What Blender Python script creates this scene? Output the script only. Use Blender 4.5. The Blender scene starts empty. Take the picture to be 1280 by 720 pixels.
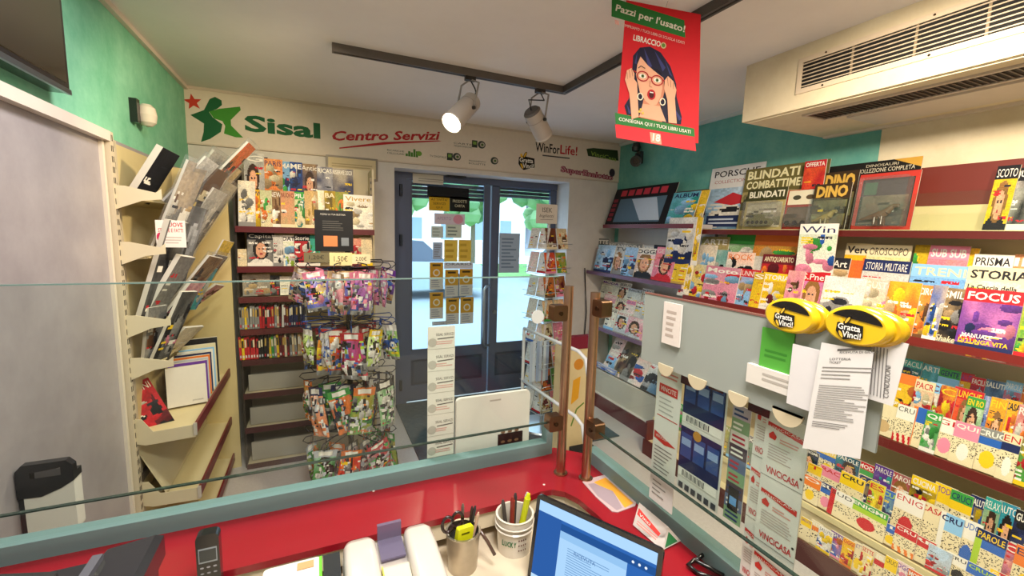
import bpy, math, random
import numpy as np
from mathutils import Vector, Matrix

C = bpy.context.scene.collection
SC = bpy.context.scene
PI = math.pi
# ------------------------------------------------------------------ camera
FPX, CAMZ = 543.59, 1.62
ROWS = ((0.91336, -0.40613, 0.02882), (-0.02493, -0.12644, -0.99166), (0.40639, 0.90503, -0.12561))
RI, DN, FW = (Vector(r) for r in ROWS)
CAM = Vector((0, 0, CAMZ))
cam_data = bpy.data.cameras.new('camera')
cam_data.sensor_width = 36
cam_data.lens = FPX / 1280 * 36
cam_data.clip_start = 0.02
cam = bpy.data.objects.new('camera', cam_data)
C.objects.link(cam)
up, bk = -DN, -FW
cam.matrix_world = Matrix(((RI.x, up.x, bk.x, CAM.x), (RI.y, up.y, bk.y, CAM.y), (RI.z, up.z, bk.z, CAM.z), (0, 0, 0, 1)))
SC.camera = cam
# ------------------------------------------------------------------ world, lights, exposure
SC.view_settings.view_transform = 'Standard'
SC.view_settings.look = 'None'
SC.view_settings.gamma = 1
SC.view_settings.exposure = 0.35
w = bpy.data.worlds.new('overcast_sky')
SC.world = w
w.use_nodes = True
bgn = w.node_tree.nodes['Background']
bgn.inputs[0].default_value = (0.62, 0.82, 1.0, 1)
bgn.inputs[1].default_value = 3.0
SC.cycles.max_bounces = 8
SC.cycles.transparent_max_bounces = 24
SC.cycles.use_denoising = True
SC.cycles.sample_clamp_indirect = 6


def area(name, loc, size, power, col, rot=(0, 0, 0)):
    l = bpy.data.lights.new(name, 'AREA')
    l.shape = 'DISK'
    l.size = size
    l.energy = power
    l.color = col
    o = bpy.data.objects.new(name, l)
    o.location = loc
    o.rotation_euler = rot
    C.objects.link(o)


def spot(name, loc, target, power, col, angle=80, blend=0.6, size=0.05):
    l = bpy.data.lights.new(name, 'SPOT')
    l.energy = power
    l.color = col
    l.spot_size = math.radians(angle)
    l.spot_blend = blend
    l.shadow_soft_size = size
    o = bpy.data.objects.new(name, l)
    o.location = loc
    o.rotation_euler = (Vector(target) - Vector(loc)).to_track_quat('-Z', 'Y').to_euler()
    C.objects.link(o)


WARM = (1.0, 0.85, 0.66)
NEUT = (1.0, 0.95, 0.91)
area('ceiling_fill_till', (0.25, 0.1, 2.50), 0.5, 30, NEUT)  # added fill light over the till, no fixture modelled
area('ceiling_fill_shop', (-0.1, 1.7, 2.52), 0.4, 16, NEUT)  # added fill light under the ceiling for the shop, without a fixture
area('ceiling_fill_aisle', (1.2, 0.4, 2.50), 0.4, 16, WARM)  # added warm fill over the aisle, no lamp built around it
spot('track_spot_light_back', (1.42, 0.55, 2.36), (2.7, 1.3, 1.4), 70, WARM, 95)
spot('track_spot_light_rear', (1.42, 0.0, 2.36), (2.6, 0.6, 1.1), 60, WARM, 95)
spot('added_spot_left', (0.35, 1.9, 2.40), (-0.7, 3.2, 1.5), 55, (1.0, 0.80, 0.50), 85)  # added warm spot off the track, brightens the left shelving

# ------------------------------------------------------------------ helpers


def at(px, py, ax, val):
    v = RI * ((px - 640) / FPX) + DN * ((py - 360) / FPX) + FW
    return CAM + v * ((val - CAM[ax]) / v[ax])


def hexlin(h):
    h = h.lstrip('#')
    return tuple(((int(h[i:i + 2], 16) / 255 + 0.055) / 1.055) ** 2.4 if int(h[i:i + 2], 16) > 10 else int(h[i:i + 2], 16) / 255 / 12.92 for i in (0, 2, 4))


COL = dict(red='#c4202a', orange='#e5782a', yellow='#f0c81e', green='#3c9a40', teal='#2f9a94', blue='#2a62b8', navy='#1c2858',
           purple='#6c3a98', pink='#e88aa4', white='#ece6da', cream='#e6d6ae', grey='#8c8a86', black='#15151a', brown='#6a4526',
           lime='#a6c832', maroon='#6c1a22', gold='#c09a48', silver='#c0c2c6', lightblue='#8cc0e8', skin='#e4a984', ink='#22222a', tan='#c8a878')
COLN = {k: hexlin(v) for k, v in COL.items()}


def col(c):
    if isinstance(c, str):
        return COLN[c] if c in COLN else hexlin(c)
    return tuple(c)


_mats = {}


def nodes_of(name):
    m = bpy.data.materials.new(name)
    m.use_nodes = True
    nt = m.node_tree
    b = nt.nodes['Principled BSDF']
    return m, nt, b


def fam(name, rough=0.5, metal=0.0, coat=0.0, var=0.06, scale=40, spec=0.5, bump=0.0):
    """a family of materials whose colour is the thing's own printed or painted colour, with a little procedural wear"""
    if name in _mats:
        return _mats[name]
    m, nt, b = nodes_of(name)
    a = nt.nodes.new('ShaderNodeAttribute')
    a.attribute_name = 'Col'
    tc = nt.nodes.new('ShaderNodeTexCoord')
    n = nt.nodes.new('ShaderNodeTexNoise')
    n.inputs['Scale'].default_value = scale
    n.inputs['Detail'].default_value = 3
    nt.links.new(tc.outputs['Object'], n.inputs['Vector'])
    mr = nt.nodes.new('ShaderNodeMapRange')
    mr.inputs['To Min'].default_value = 1 - var
    mr.inputs['To Max'].default_value = 1 + var
    nt.links.new(n.outputs['Fac'], mr.inputs['Value'])
    mx = nt.nodes.new('ShaderNodeVectorMath')
    mx.operation = 'SCALE'
    nt.links.new(a.outputs['Color'], mx.inputs[0])
    nt.links.new(mr.outputs[0], mx.inputs['Scale'])
    nt.links.new(mx.outputs[0], b.inputs['Base Color'])
    b.inputs['Roughness'].default_value = rough
    b.inputs['Metallic'].default_value = metal
    b.inputs['Coat Weight'].default_value = coat
    b.inputs['Coat Roughness'].default_value = 0.15
    b.inputs['Specular IOR Level'].default_value = spec
    if bump:
        bp = nt.nodes.new('ShaderNodeBump')
        bp.inputs['Strength'].default_value = bump
        bp.inputs['Distance'].default_value = 0.002
        nt.links.new(n.outputs['Fac'], bp.inputs['Height'])
        nt.links.new(bp.outputs[0], b.inputs['Normal'])
    _mats[name] = m
    return m


PAPER = fam('printed_paper', 0.6, var=0.05, spec=0.3)
PAINT = fam('painted_surface', 0.45, var=0.05, scale=12)
GLOSS = fam('glossy_plastic', 0.22, coat=0.3, var=0.03)
MATTE = fam('matte_board', 0.8, var=0.05)
METAL = fam('brushed_metal', 0.32, metal=1.0, var=0.1, scale=60)
COUNTER = fam('counter_laminate', 0.22, coat=0.25, var=0.10, scale=9)


def wallmat(name, c1, c2, scale, rough=0.85, bump=0.15):
    m, nt, b = nodes_of(name)
    tc = nt.nodes.new('ShaderNodeTexCoord')
    n = nt.nodes.new('ShaderNodeTexNoise')
    n.inputs['Scale'].default_value = scale
    n.inputs['Detail'].default_value = 6
    n.inputs['Roughness'].default_value = 0.7
    nt.links.new(tc.outputs['Object'], n.inputs['Vector'])
    r = nt.nodes.new('ShaderNodeValToRGB')
    r.color_ramp.elements[0].position = 0.3
    r.color_ramp.elements[1].position = 0.72
    r.color_ramp.elements[0].color = (*col(c1), 1)
    r.color_ramp.elements[1].color = (*col(c2), 1)
    nt.links.new(n.outputs['Fac'], r.inputs[0])
    nt.links.new(r.outputs[0], b.inputs['Base Color'])
    b.inputs['Roughness'].default_value = rough
    bp = nt.nodes.new('ShaderNodeBump')
    bp.inputs['Strength'].default_value = bump
    bp.inputs['Distance'].default_value = 0.004
    nt.links.new(n.outputs['Fac'], bp.inputs['Height'])
    nt.links.new(bp.outputs[0], b.inputs['Normal'])
    return m


def clear(name, tint, ior=1.45, diffuse=0.0, dcol=(1, 1, 1), rough=0.0, noise=0.0):
    """sheet glass or film: transparent with a Fresnel reflection, and optionally some milky scatter"""
    m = bpy.data.materials.new(name)
    m.use_nodes = True
    nt = m.node_tree
    nt.nodes.clear()
    out = nt.nodes.new('ShaderNodeOutputMaterial')
    t = nt.nodes.new('ShaderNodeBsdfTransparent')
    t.inputs[0].default_value = (*tint, 1)
    g = nt.nodes.new('ShaderNodeBsdfGlossy')
    g.inputs['Roughness'].default_value = rough
    # Fresnel by Schlick, the same from both sides of the sheet
    f0 = ((ior - 1) / (ior + 1)) ** 2
    ge = nt.nodes.new('ShaderNodeNewGeometry')
    dt = nt.nodes.new('ShaderNodeVectorMath')
    dt.operation = 'DOT_PRODUCT'
    nt.links.new(ge.outputs['Incoming'], dt.inputs[0])
    nt.links.new(ge.outputs['Normal'], dt.inputs[1])

    def mth(op, a, bb):
        q = nt.nodes.new('ShaderNodeMath')
        q.operation = op
        for i, x in enumerate((a, bb)):
            if x is None:
                continue
            if isinstance(x, (int, float)):
                q.inputs[i].default_value = x
            else:
                nt.links.new(x, q.inputs[i])
        return q.outputs[0]
    fr_out = mth('ADD', f0, mth('MULTIPLY', 1 - f0, mth('POWER', mth('SUBTRACT', 1.0, mth('ABSOLUTE', dt.outputs['Value'], None)), 5.0)))
    cur = t.outputs[0]
    if diffuse:
        d = nt.nodes.new('ShaderNodeBsdfDiffuse')
        d.inputs[0].default_value = (*dcol, 1)
        mm = nt.nodes.new('ShaderNodeMixShader')
        mm.inputs[0].default_value = diffuse
        nt.links.new(cur, mm.inputs[1])
        nt.links.new(d.outputs[0], mm.inputs[2])
        cur = mm.outputs[0]
    if noise:
        tc = nt.nodes.new('ShaderNodeTexCoord')
        n = nt.nodes.new('ShaderNodeTexNoise')
        n.inputs['Scale'].default_value = noise
        nt.links.new(tc.outputs['Object'], n.inputs['Vector'])
        bp = nt.nodes.new('ShaderNodeBump')
        bp.inputs['Strength'].default_value = 0.6
        bp.inputs['Distance'].default_value = 0.004
        nt.links.new(n.outputs['Fac'], bp.inputs['Height'])
        nt.links.new(bp.outputs[0], g.inputs['Normal'])
    mx = nt.nodes.new('ShaderNodeMixShader')
    nt.links.new(fr_out, mx.inputs[0])
    nt.links.new(cur, mx.inputs[1])
    nt.links.new(g.outputs[0], mx.inputs[2])
    nt.links.new(mx.outputs[0], out.inputs[0])
    return m


GLASS = clear('sheet_glass', (0.93, 0.97, 0.95), 1.35)
DOORGLASS = clear('door_glass', (0.95, 0.98, 1.0), 1.3)
FROST = clear('frosted_glass', (0.6, 0.72, 0.68), 1.4, 0.72, col('#86a5a6'), 0.2)
ACRYL = clear('milky_acrylic', (0.80, 0.84, 0.78), 1.45, 0.80, col('#a9aea6'), 0.08)
FILM = clear('plastic_film', (0.95, 0.96, 0.97), 1.5, 0.05, (0.8, 0.8, 0.8), 0.08, 60)
SMOKE = clear('smoky_plastic', (0.55, 0.50, 0.62), 1.5, 0.45, col('#8e86a2'), 0.1)


def emit_mat(name, strength, attr=True, c='white'):
    m = bpy.data.materials.new(name)
    m.use_nodes = True
    nt = m.node_tree
    nt.nodes.clear()
    out = nt.nodes.new('ShaderNodeOutputMaterial')
    e = nt.nodes.new('ShaderNodeEmission')
    e.inputs[1].default_value = strength
    if attr:
        a = nt.nodes.new('ShaderNodeAttribute')
        a.attribute_name = 'Col'
        nt.links.new(a.outputs['Color'], e.inputs[0])
    else:
        e.inputs[0].default_value = (*col(c), 1)
    nt.links.new(e.outputs[0], out.inputs[0])
    return m


SCREEN = emit_mat('laptop_screen', 0.9)
LAMPGLOW = emit_mat('lamp_glow', 9.0)

WLOC = {}
_txt = {}


def text_geo(s, bold=0.0, shear=0.0):
    k = (s, bold, shear)
    if k not in _txt:
        cu = bpy.data.curves.new('t', 'FONT')
        cu.body = s
        cu.offset = bold
        cu.shear = shear
        cu.resolution_u = 2
        o = bpy.data.objects.new('t', cu)
        me = bpy.data.meshes.new_from_object(o)
        v = np.array([(p.co.x, p.co.y) for p in me.vertices]) if len(me.vertices) else np.zeros((1, 2))
        f = [tuple(p.vertices) for p in me.polygons]
        bpy.data.objects.remove(o)
        bpy.data.curves.remove(cu)
        bpy.data.meshes.remove(me)
        lo, hi = v.min(0), v.max(0)
        v = (v - lo) / np.maximum(hi - lo, 1e-6)
        _txt[k] = (v, f)
    return _txt[k]


class MB:
    def __init__(s):
        s.v, s.f, s.c, s.m, s.sm = [], [], [], [], []

    def add(s, vs, fs, c, mi=0, smooth=False):
        b = len(s.v)
        s.v.extend(tuple(p) for p in vs)
        c = col(c) if not isinstance(c, list) else c
        for i, f in enumerate(fs):
            s.f.append(tuple(b + k for k in f))
            s.c.append(c[i] if isinstance(c, list) else c)
            s.m.append(mi)
            s.sm.append(smooth)
        return s

    def box(s, lo, hi, c, mi=0, M=None):
        x0, y0, z0 = lo
        x1, y1, z1 = hi
        vs = [Vector(p) for p in ((x0, y0, z0), (x1, y0, z0), (x1, y1, z0), (x0, y1, z0), (x0, y0, z1), (x1, y0, z1), (x1, y1, z1), (x0, y1, z1))]
        if M:
            vs = [M @ p for p in vs]
        return s.add(vs, [(0, 3, 2, 1), (4, 5, 6, 7), (0, 1, 5, 4), (1, 2, 6, 5), (2, 3, 7, 6), (3, 0, 4, 7)], c, mi)

    def bbox(s, lo, hi, c, r=0.01, mi=0, axis=2, n=3, M=None):
        """box with the edges along one axis rounded"""
        a = [i for i in (0, 1, 2) if i != axis]
        (u0, v0), (u1, v1) = (lo[a[0]], lo[a[1]]), (hi[a[0]], hi[a[1]])
        pts = []
        for cx, cy, st in ((u1 - r, v1 - r, 0), (u0 + r, v1 - r, 1), (u0 + r, v0 + r, 2), (u1 - r, v0 + r, 3)):
            for k in range(n + 1):
                t = (st + k / n) * PI / 2
                pts.append((cx + r * math.cos(t), cy + r * math.sin(t)))
        return s.prism(pts, axis, lo[axis], hi[axis], c, mi, M)

    def prism(s, pts, axis, h0, h1, c, mi=0, M=None):
        a = [i for i in (0, 1, 2) if i != axis]
        n = len(pts)
        vs = []
        for h in (h0, h1):
            for p in pts:
                q = [0, 0, 0]
                q[a[0]], q[a[1]], q[axis] = p[0], p[1], h
                vs.append(M @ Vector(q) if M else q)
        fs = [tuple(range(n))[::-1], tuple(range(n, 2 * n))] + [(i, (i + 1) % n, n + (i + 1) % n, n + i) for i in range(n)]
        return s.add(vs, fs, c, mi)

    def cyl(s, p0, p1, r0, c, r1=None, n=12, mi=0, cap=True):
        p0, p1 = Vector(p0), Vector(p1)
        r1 = r0 if r1 is None else r1
        d = (p1 - p0).normalized()
        a = d.orthogonal().normalized()
        b = d.cross(a)
        vs = []
        for p, r in ((p0, r0), (p1, r1)):
            for k in range(n):
                t = 2 * PI * k / n
                vs.append(p + (a * math.cos(t) + b * math.sin(t)) * r)
        s.add(vs, [(k, (k + 1) % n, n + (k + 1) % n, n + k) for k in range(n)], c, mi, True)
        if cap:
            s.add(vs, [tuple(range(n))[::-1], tuple(range(n, 2 * n))], c, mi)
        return s

    def tube(s, path, r, c, n=6, mi=0):
        path = [Vector(p) for p in path]
        vs = []
        prev = None
        for i, p in enumerate(path):
            d = (path[min(i + 1, len(path) - 1)] - path[max(i - 1, 0)]).normalized()
            a = d.orthogonal().normalized() if prev is None else (prev - d * prev.dot(d)).normalized()
            prev = a
            b = d.cross(a)
            for k in range(n):
                t = 2 * PI * k / n
                vs.append(p + (a * math.cos(t) + b * math.sin(t)) * r)
        L = len(path)
        fs = [(i * n + k, i * n + (k + 1) % n, (i + 1) * n + (k + 1) % n, (i + 1) * n + k) for i in range(L - 1) for k in range(n)]
        fs += [tuple(range(n))[::-1], tuple(range((L - 1) * n, L * n))]
        return s.add(vs, fs, c, mi, True)

    def lathe(s, prof, loc, c, n=20, mi=0, cols=None):
        vs = []
        for r, z in prof:
            for k in range(n):
                t = 2 * PI * k / n
                vs.append((loc[0] + r * math.cos(t), loc[1] + r * math.sin(t), loc[2] + z))
        L = len(prof)
        for i in range(L - 1):
            s_c = cols[i] if cols else c
            s.add(vs, [(i * n + k, i * n + (k + 1) % n, (i + 1) * n + (k + 1) % n, (i + 1) * n + k) for k in range(n)], s_c, mi, True)
        return s

    def build(s, name, mat, parent=None, world=False, loc=None):
        """world: vertices are world coordinates; otherwise local to parent (or loc)"""
        v = np.array(s.v, dtype=float)
        off = Vector((0, 0, 0))
        if world:
            if parent:
                off = WLOC[parent.name]
            else:
                lo, hi = v.min(0), v.max(0)
                off = Vector(((lo[0] + hi[0]) / 2, (lo[1] + hi[1]) / 2, lo[2]))
            v = v - np.array(off)
        me = bpy.data.meshes.new(name)
        me.from_pydata(v.tolist(), [], s.f)
        a = me.attributes.new('Col', 'FLOAT_COLOR', 'CORNER')
        lt = np.empty(len(me.polygons), dtype=np.int32)
        me.polygons.foreach_get('loop_total', lt)
        cc = np.array(s.c, dtype=float)
        cc = np.concatenate([cc, np.ones((len(cc), 1))], 1)
        a.data.foreach_set('color', np.repeat(cc, lt, axis=0).ravel())
        me.polygons.foreach_set('use_smooth', np.array(s.sm, dtype=bool))
        me.polygons.foreach_set('material_index', np.array(s.m, dtype=np.int32))
        for m in (mat if isinstance(mat, (list, tuple)) else [mat]):
            me.materials.append(m)
        me.update()
        o = bpy.data.objects.new(name, me)
        C.objects.link(o)
        if parent:
            o.parent = parent
            WLOC[o.name] = WLOC[parent.name]
            if not world and loc:
                o.location = loc
        else:
            o.location = off if world else (loc or (0, 0, 0))
            WLOC[o.name] = Vector(o.location)
        return o


class Sheet:
    """a flat printed face: u, v on the plane, layer lifts each ink a hair off the last"""

    def __init__(s, mb, O, U, V, mi=0, eps=0.0003):
        s.mb, s.O, s.U, s.V, s.mi, s.eps, s.k = mb, Vector(O), Vector(U).normalized(), Vector(V).normalized(), mi, eps, 0
        s.N = s.U.cross(s.V).normalized()

    def P(s, u, v, l=0):
        return s.O + s.U * u + s.V * v + s.N * (l * s.eps)

    def w(s, px, py):
        d = RI * ((px - 640) / FPX) + DN * ((py - 360) / FPX) + FW
        t = (s.O - CAM).dot(s.N) / d.dot(s.N)
        q = CAM + d * t - s.O
        return q.dot(s.U), q.dot(s.V)

    def rect(s, u0, v0, u1, v1, c, l=1):
        s.k += .04
        l += s.k
        s.mb.add([s.P(u0, v0, l), s.P(u1, v0, l), s.P(u1, v1, l), s.P(u0, v1, l)], [(0, 1, 2, 3)], c, s.mi)

    def poly(s, pts, c, l=1):
        a = sum(pts[i][0] * pts[(i + 1) % len(pts)][1] - pts[(i + 1) % len(pts)][0] * pts[i][1] for i in range(len(pts)))
        if a < 0:
            pts = pts[::-1]
        s.k += .04
        l += s.k
        s.mb.add([s.P(u, v, l) for u, v in pts], [tuple(range(len(pts)))], c, s.mi)

    def ell(s, u, v, a, b, c, l=1, n=20, rot=0):
        cr, sr = math.cos(rot), math.sin(rot)
        s.poly([(u + a * math.cos(t) * cr - b * math.sin(t) * sr, v + a * math.cos(t) * sr + b * math.sin(t) * cr) for t in (2 * PI * k / n for k in range(n))], c, l)

    def text(s, t, u0, v0, u1, v1, c, l=2, bold=0.0, shear=0.0, rot=0.0):
        g, f = text_geo(t, bold, shear)
        s.k += .04
        l += s.k
        cr, sr = math.cos(rot), math.sin(rot)
        W, Hh = u1 - u0, v1 - v0
        s.mb.add([s.P(u0 + a * W * cr - b * Hh * sr, v0 + a * W * sr + b * Hh * cr, l) for a, b in g], f, c, s.mi)

    def line(s, pts, wd, c, l=1):
        for (a, b), (e, d) in zip(pts[:-1], pts[1:]):
            L = math.hypot(e - a, d - b) or 1e-9
            nx, ny = -(d - b) / L * wd / 2, (e - a) / L * wd / 2
            s.poly([(a + nx, b + ny), (a - nx, b - ny), (e - nx, d - ny), (e + nx, d + ny)], c, l)

    def pic(s, img, u0, v0, u1, v1, l=1):
        ny, nx = img.shape[:2]
        vs = [s.P(u0 + (u1 - u0) * i / nx, v0 + (v1 - v0) * j / ny, l) for j in range(ny + 1) for i in range(nx + 1)]
        fs = [(j * (nx + 1) + i, j * (nx + 1) + i + 1, (j + 1) * (nx + 1) + i + 1, (j + 1) * (nx + 1) + i) for j in range(ny) for i in range(nx)]
        s.mb.add(vs, fs, [tuple(img[j, i]) for j in range(ny) for i in range(nx)], s.mi)

    def lines(s, u0, v0, u1, v1, n, c, l=2, seed=0, fill=0.45):
        r = random.Random(seed)
        for k in range(n):
            v = v1 - (v1 - v0) * (k + 0.5) / n
            h = (v1 - v0) / n * fill / 2
            s.rect(u0, v - h, u0 + (u1 - u0) * r.uniform(0.55, 1), v + h, c, l)


def tag(o, label=None, cat=None, group=None, kind=None):
    if label:
        o['label'] = label
    if cat:
        o['category'] = cat
    if group:
        o['group'] = group
    if kind:
        o['kind'] = kind
    return o


def thing(name, label, cat, loc, group=None):
    o = bpy.data.objects.new(name, None)
    C.objects.link(o)
    o.location = loc
    o.empty_display_size = 0.05
    WLOC[o.name] = Vector(loc)
    return tag(o, label, cat, group)


def struct(name, mb, mat, parent=None):
    o = mb.build(name, mat, parent, world=True)
    if not parent:
        o['kind'] = 'structure'
    return o


def CR(ox, oy, s):
    return lambda x, y: (ox + x / s, oy + y / s)


ORD = ('first second third fourth fifth sixth seventh eighth ninth tenth eleventh twelfth thirteenth fourteenth fifteenth sixteenth seventeenth '
       'eighteenth nineteenth twentieth twenty-first twenty-second twenty-third twenty-fourth twenty-fifth twenty-sixth twenty-seventh '
       'twenty-eighth twenty-ninth thirtieth thirty-first thirty-second').split()

# ================================================================== structure
XL, XR, YB, YD, ZC, YR = -0.793, 2.82, 3.72, 3.98, 2.54, -2.0
DX0, DX1, DZ = 0.589, 2.25, 2.122
GREEN = wallmat('sponged_green_plaster', '#64ad89', '#8ccaa9', 5.0)
TEALW = wallmat('sponged_teal_plaster', '#529c95', '#7dbcaa', 4.0)
CREAMW = wallmat('cream_plaster', '#d8c9a8', '#e6dabd', 6.0, bump=0.05)
WHITEW = wallmat('white_plaster', '#d2cbc4', '#e0dad2', 5.0, bump=0.05)
CEIL = wallmat('ceiling_plaster', '#e6dfda', '#efe9e4', 1.2, bump=0.02)
LOWWALL = wallmat('washed_panel', '#8f888b', '#a8a1a3', 3.0, 0.4, 0.02)

b = MB(); b.box((XL - .2, YR - .2, -0.1), (XR + .2, YB + .3, 0), 'white')
fl = wallmat('pale_stone_floor', '#c2bbb4', '#d3ccc5', 60, 0.3, 0.01)
struct('floor', b, fl)
b = MB(); b.box((XL - .2, YR - .2, ZC), (XR + .2, YB + .3, ZC + .1), 'white'); struct('ceiling', b, CEIL)
b = MB(); b.box((XL - .2, YR, 1.97), (XL, YB + .02, ZC), 'green'); struct('wall_left', b, GREEN)
b = MB(); b.box((XL - .2, YR, 0), (XL, YB + .02, 1.97), 'white'); struct('wall_left', b, LOWWALL)
b = MB(); b.box((XL - .01, YR, 1.945), (XL + .03, 2.36, 1.985), '#d9ccc0'); struct('trim_1', b, PAINT)
b = MB(); b.box((XL - .01, YR, 2.515), (XL + .022, YB, ZC), '#d8cabc'); struct('trim_2', b, PAINT)
b = MB(); b.box((XL - .01, 2.325, 0), (XL + .012, 2.345, 1.95), '#d6cbbb'); struct('trim_3', b, PAINT)
b = MB(); b.box((XR, YR, 0), (XR + .2, YB + .3, ZC), 'teal'); struct('wall_right', b, TEALW)
b = MB(); b.box((XR - .004, YR, 2.0), (XR + .01, 1.43, 2.26), 'cream'); struct('wall_right_cream_patch', b, CREAMW)
b = MB(); b.box((XR - .02, 1.75, 2.515), (XR + .01, YB, ZC), '#c9d2cf'); struct('trim_4', b, PAINT)
b = MB(); b.box((XR - .03, YR, 2.235), (XR + .01, 1.72, 2.262), '#ddd0bd'); struct('trim_5', b, PAINT)
b = MB(); b.box((XL - .2, YR - .2, 0), (XR + .2, YR, ZC), 'cream'); struct('wall_rear', b, CREAMW)
b = MB()
b.box((XL - .2, YB, 0), (DX0, YD + .1, ZC + .1), 'white')
b.box((DX1, YB, 0), (XR + .2, YD + .1, ZC + .1), 'white')
b.box((DX0, YB, DZ), (DX1, YD + .1, ZC + .1), 'white')
struct('wall_back', b, WHITEW)
# soffit over the right-hand shelves with air grilles
SX, SZ, SY = 2.12, 2.249, 1.742
b = MB(); b.box((SX, YR, SZ), (XR + .01, SY, ZC + .01), 'cream')
b.box((SX + .02, YR, SZ - .006), (SX + .025, SY - .02, SZ), '#c8b8a4')
so = struct('trim_6', b, CREAMW)
b = MB()
gy0, gy1 = at(998, 95, 0, SX).y, -0.2
gz0, gz1 = 2.338, 2.455
for lo, hi in (((gy1, gz0 - .022), (gy0, gz0)), ((gy1, gz1), (gy0, gz1 + .022)), ((gy0 - .02, gz0), (gy0, gz1)), ((gy1, gz0), (gy1 + .02, gz1))):
    b.box((SX - .008, lo[0], lo[1]), (SX + .002, hi[0], hi[1]), '#d9c7ae')
gr = thing('air_grille', 'long cream metal air grille with fine slats on ceiling soffit front', 'grille', (SX, 1.0, 2.39))
b.build('grille_frame', PAINT, gr, world=True)
b = MB(); b.box((SX - .0015, gy1 + .02, gz0), (SX - .0005, gy0 - .02, gz1), '#0c0b0c'); b.build('dark_backing', MATTE, gr, world=True)
me0 = None
for k in range(7):
    z = gz0 + (gz1 - gz0) * (k + .5) / 7
    b = MB(); b.box((SX - .007, gy1 + .02, z - .0022), (SX - .002, gy0 - .02, z + .0022), '#c9b79e')
    b.build('slat', PAINT, gr, world=True)
for y in (1.22, 1.0, .8, .6, .4, .2):
    b = MB(); b.box((SX - .006, y - .004, gz0), (SX - .0025, y + .004, gz1), '#8a7a64'); b.build('grille_divider', PAINT, gr, world=True)
for y in (1.33, .95, .55):
    for z in (gz0 - .012, gz1 + .012):
        b = MB(); b.cyl((SX - .011, y, z), (SX - .007, y, z), .004, '#5a4a3a', n=8); b.build('screw', METAL, gr, world=True)
sl = thing('air_outlet_slot', 'dark slotted air outlet set in the underside of the soffit', 'vent', (2.3, .9, SZ))
b = MB(); b.box((2.245, -.3, SZ - .004), (2.385, 1.475, SZ + .001), '#241d1a'); b.build('outlet_backing', MATTE, sl, world=True)
b = MB()
for k in range(80):
    y = 1.46 - k * .022
    b.box((2.25, y - .003, SZ - .0075), (2.38, y + .003, SZ - .004), '#4a3c34')
tag(b.build('fin', PAINT, sl, world=True), kind='stuff')
b = MB()
for x0, x1, y0, y1 in ((2.23, 2.245, -.3, 1.49), (2.385, 2.40, -.3, 1.49), (2.245, 2.385, 1.475, 1.49)):
    b.box((x0, y0, SZ - .009), (x1, y1, SZ), '#cdbfae')
b.build('outlet_frame', PAINT, sl, world=True)
b = MB(); b.box((2.44, -.3, SZ - .01), (2.70, 1.40, SZ), '#cfc4b6'); tag(b.build('inspection_hatch', PAINT, None, world=True), 'flat pale access panel under the soffit behind the slot', 'panel')

# dark mat in the entrance
mm = wallmat('entrance_mat_fibre', '#3c4a50', '#566468', 30, 0.9, 0.4)
b = MB(); b.box((.622, 2.70, 0), (2.21, 3.96, .008), 'black'); o = b.build('entrance_mat', mm, None, world=True)
tag(o, 'dark grey fibre mat on the floor inside the entrance door', 'mat')

# ------------------------------------------------------------------ outside, seen through the door
b = MB(); b.box((-6, YD + .1, -.12), (14, 9.0, -.02), '#a9b5c4'); struct('pavement', b, MATTE)
b = MB(); b.box((-14, 9.0, -.16), (30, 15.0, -.06), '#a9b2ba'); struct('road', b, MATTE)
b = MB(); b.box((-14, 15.0, -.12), (34, 21, .0), '#7fae6a'); struct('lawn', b, wallmat('grass_green', '#6fae5a', '#93c878', 3, 0.9, 0.3))
rr = random.Random(5)
for i, (x, y) in enumerate(((2.6, 18.0), (6.5, 19), (10.0, 18), (14, 19.5))):
    t = thing('street_tree', ('slim tree nearest the closed door leaf beyond the road', 'bushy tree beyond the road behind the door handle', 'tree beyond the road behind the second door leaf',
                              'tree beyond the road behind the card rack')[i], 'tree', (x, y, 0), 'trees across the road')
    b = MB(); b.cyl((0, 0, 0), (0, 0, 2.4), .13, '#7a6a58', .09); b.build('trunk', MATTE, t)
    b = MB()
    for k in range(26):
        c = Vector((rr.gauss(0, .75), rr.gauss(0, .7), 3.2 + rr.gauss(0, .6)))
        r = rr.uniform(.3, .6)
        b.lathe([(0.01, -r), (r * .75, -r * .6), (r, 0), (r * .75, r * .6), (.01, r)], c, rr.choice(['#6f9a6a', '#86ac78', '#5d8a64']), 7)
    b.build('crown', MATTE, t)
for i, (x0, x1, y, h, c) in enumerate(((-8, 3.5, 26, 7.5, '#c8d2da'), (4.2, 13, 27, 9, '#d8d6d2'), (13.6, 26, 26, 7, '#cbd0d8'))):
    t = thing('far_building', ('pale blue-grey house farthest toward the hinge side beyond the lawn', 'tall off-white house in the middle beyond the lawn', 'low grey house beyond the lawn behind the card rack')[i], 'building', ((x0 + x1) / 2, y, 0), 'houses across the road')
    b = MB(); b.box((x0, y, 0), (x1, y + 6, h), c); b.build('facade', MATTE, t, world=True)
    b = MB(); b.box((x0 - .3, y - .3, h), (x1 + .3, y + 6.3, h + .3), '#9c8f88'); b.build('roof', MATTE, t, world=True)
    x = x0 + .8
    while x < x1 - 1.4:
        for z in (1.0, 3.8, 6.2):
            if z + 1.6 < h:
                b = MB(); b.box((x, y - .08, z), (x + 1.0, y + .02, z + 1.5), '#e9e9e6'); b.box((x + .1, y - .1, z + .1), (x + .9, y - .07, z + 1.4), '#8398a8'); b.build('window', GLOSS, t, world=True)
        x += 2.0
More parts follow.
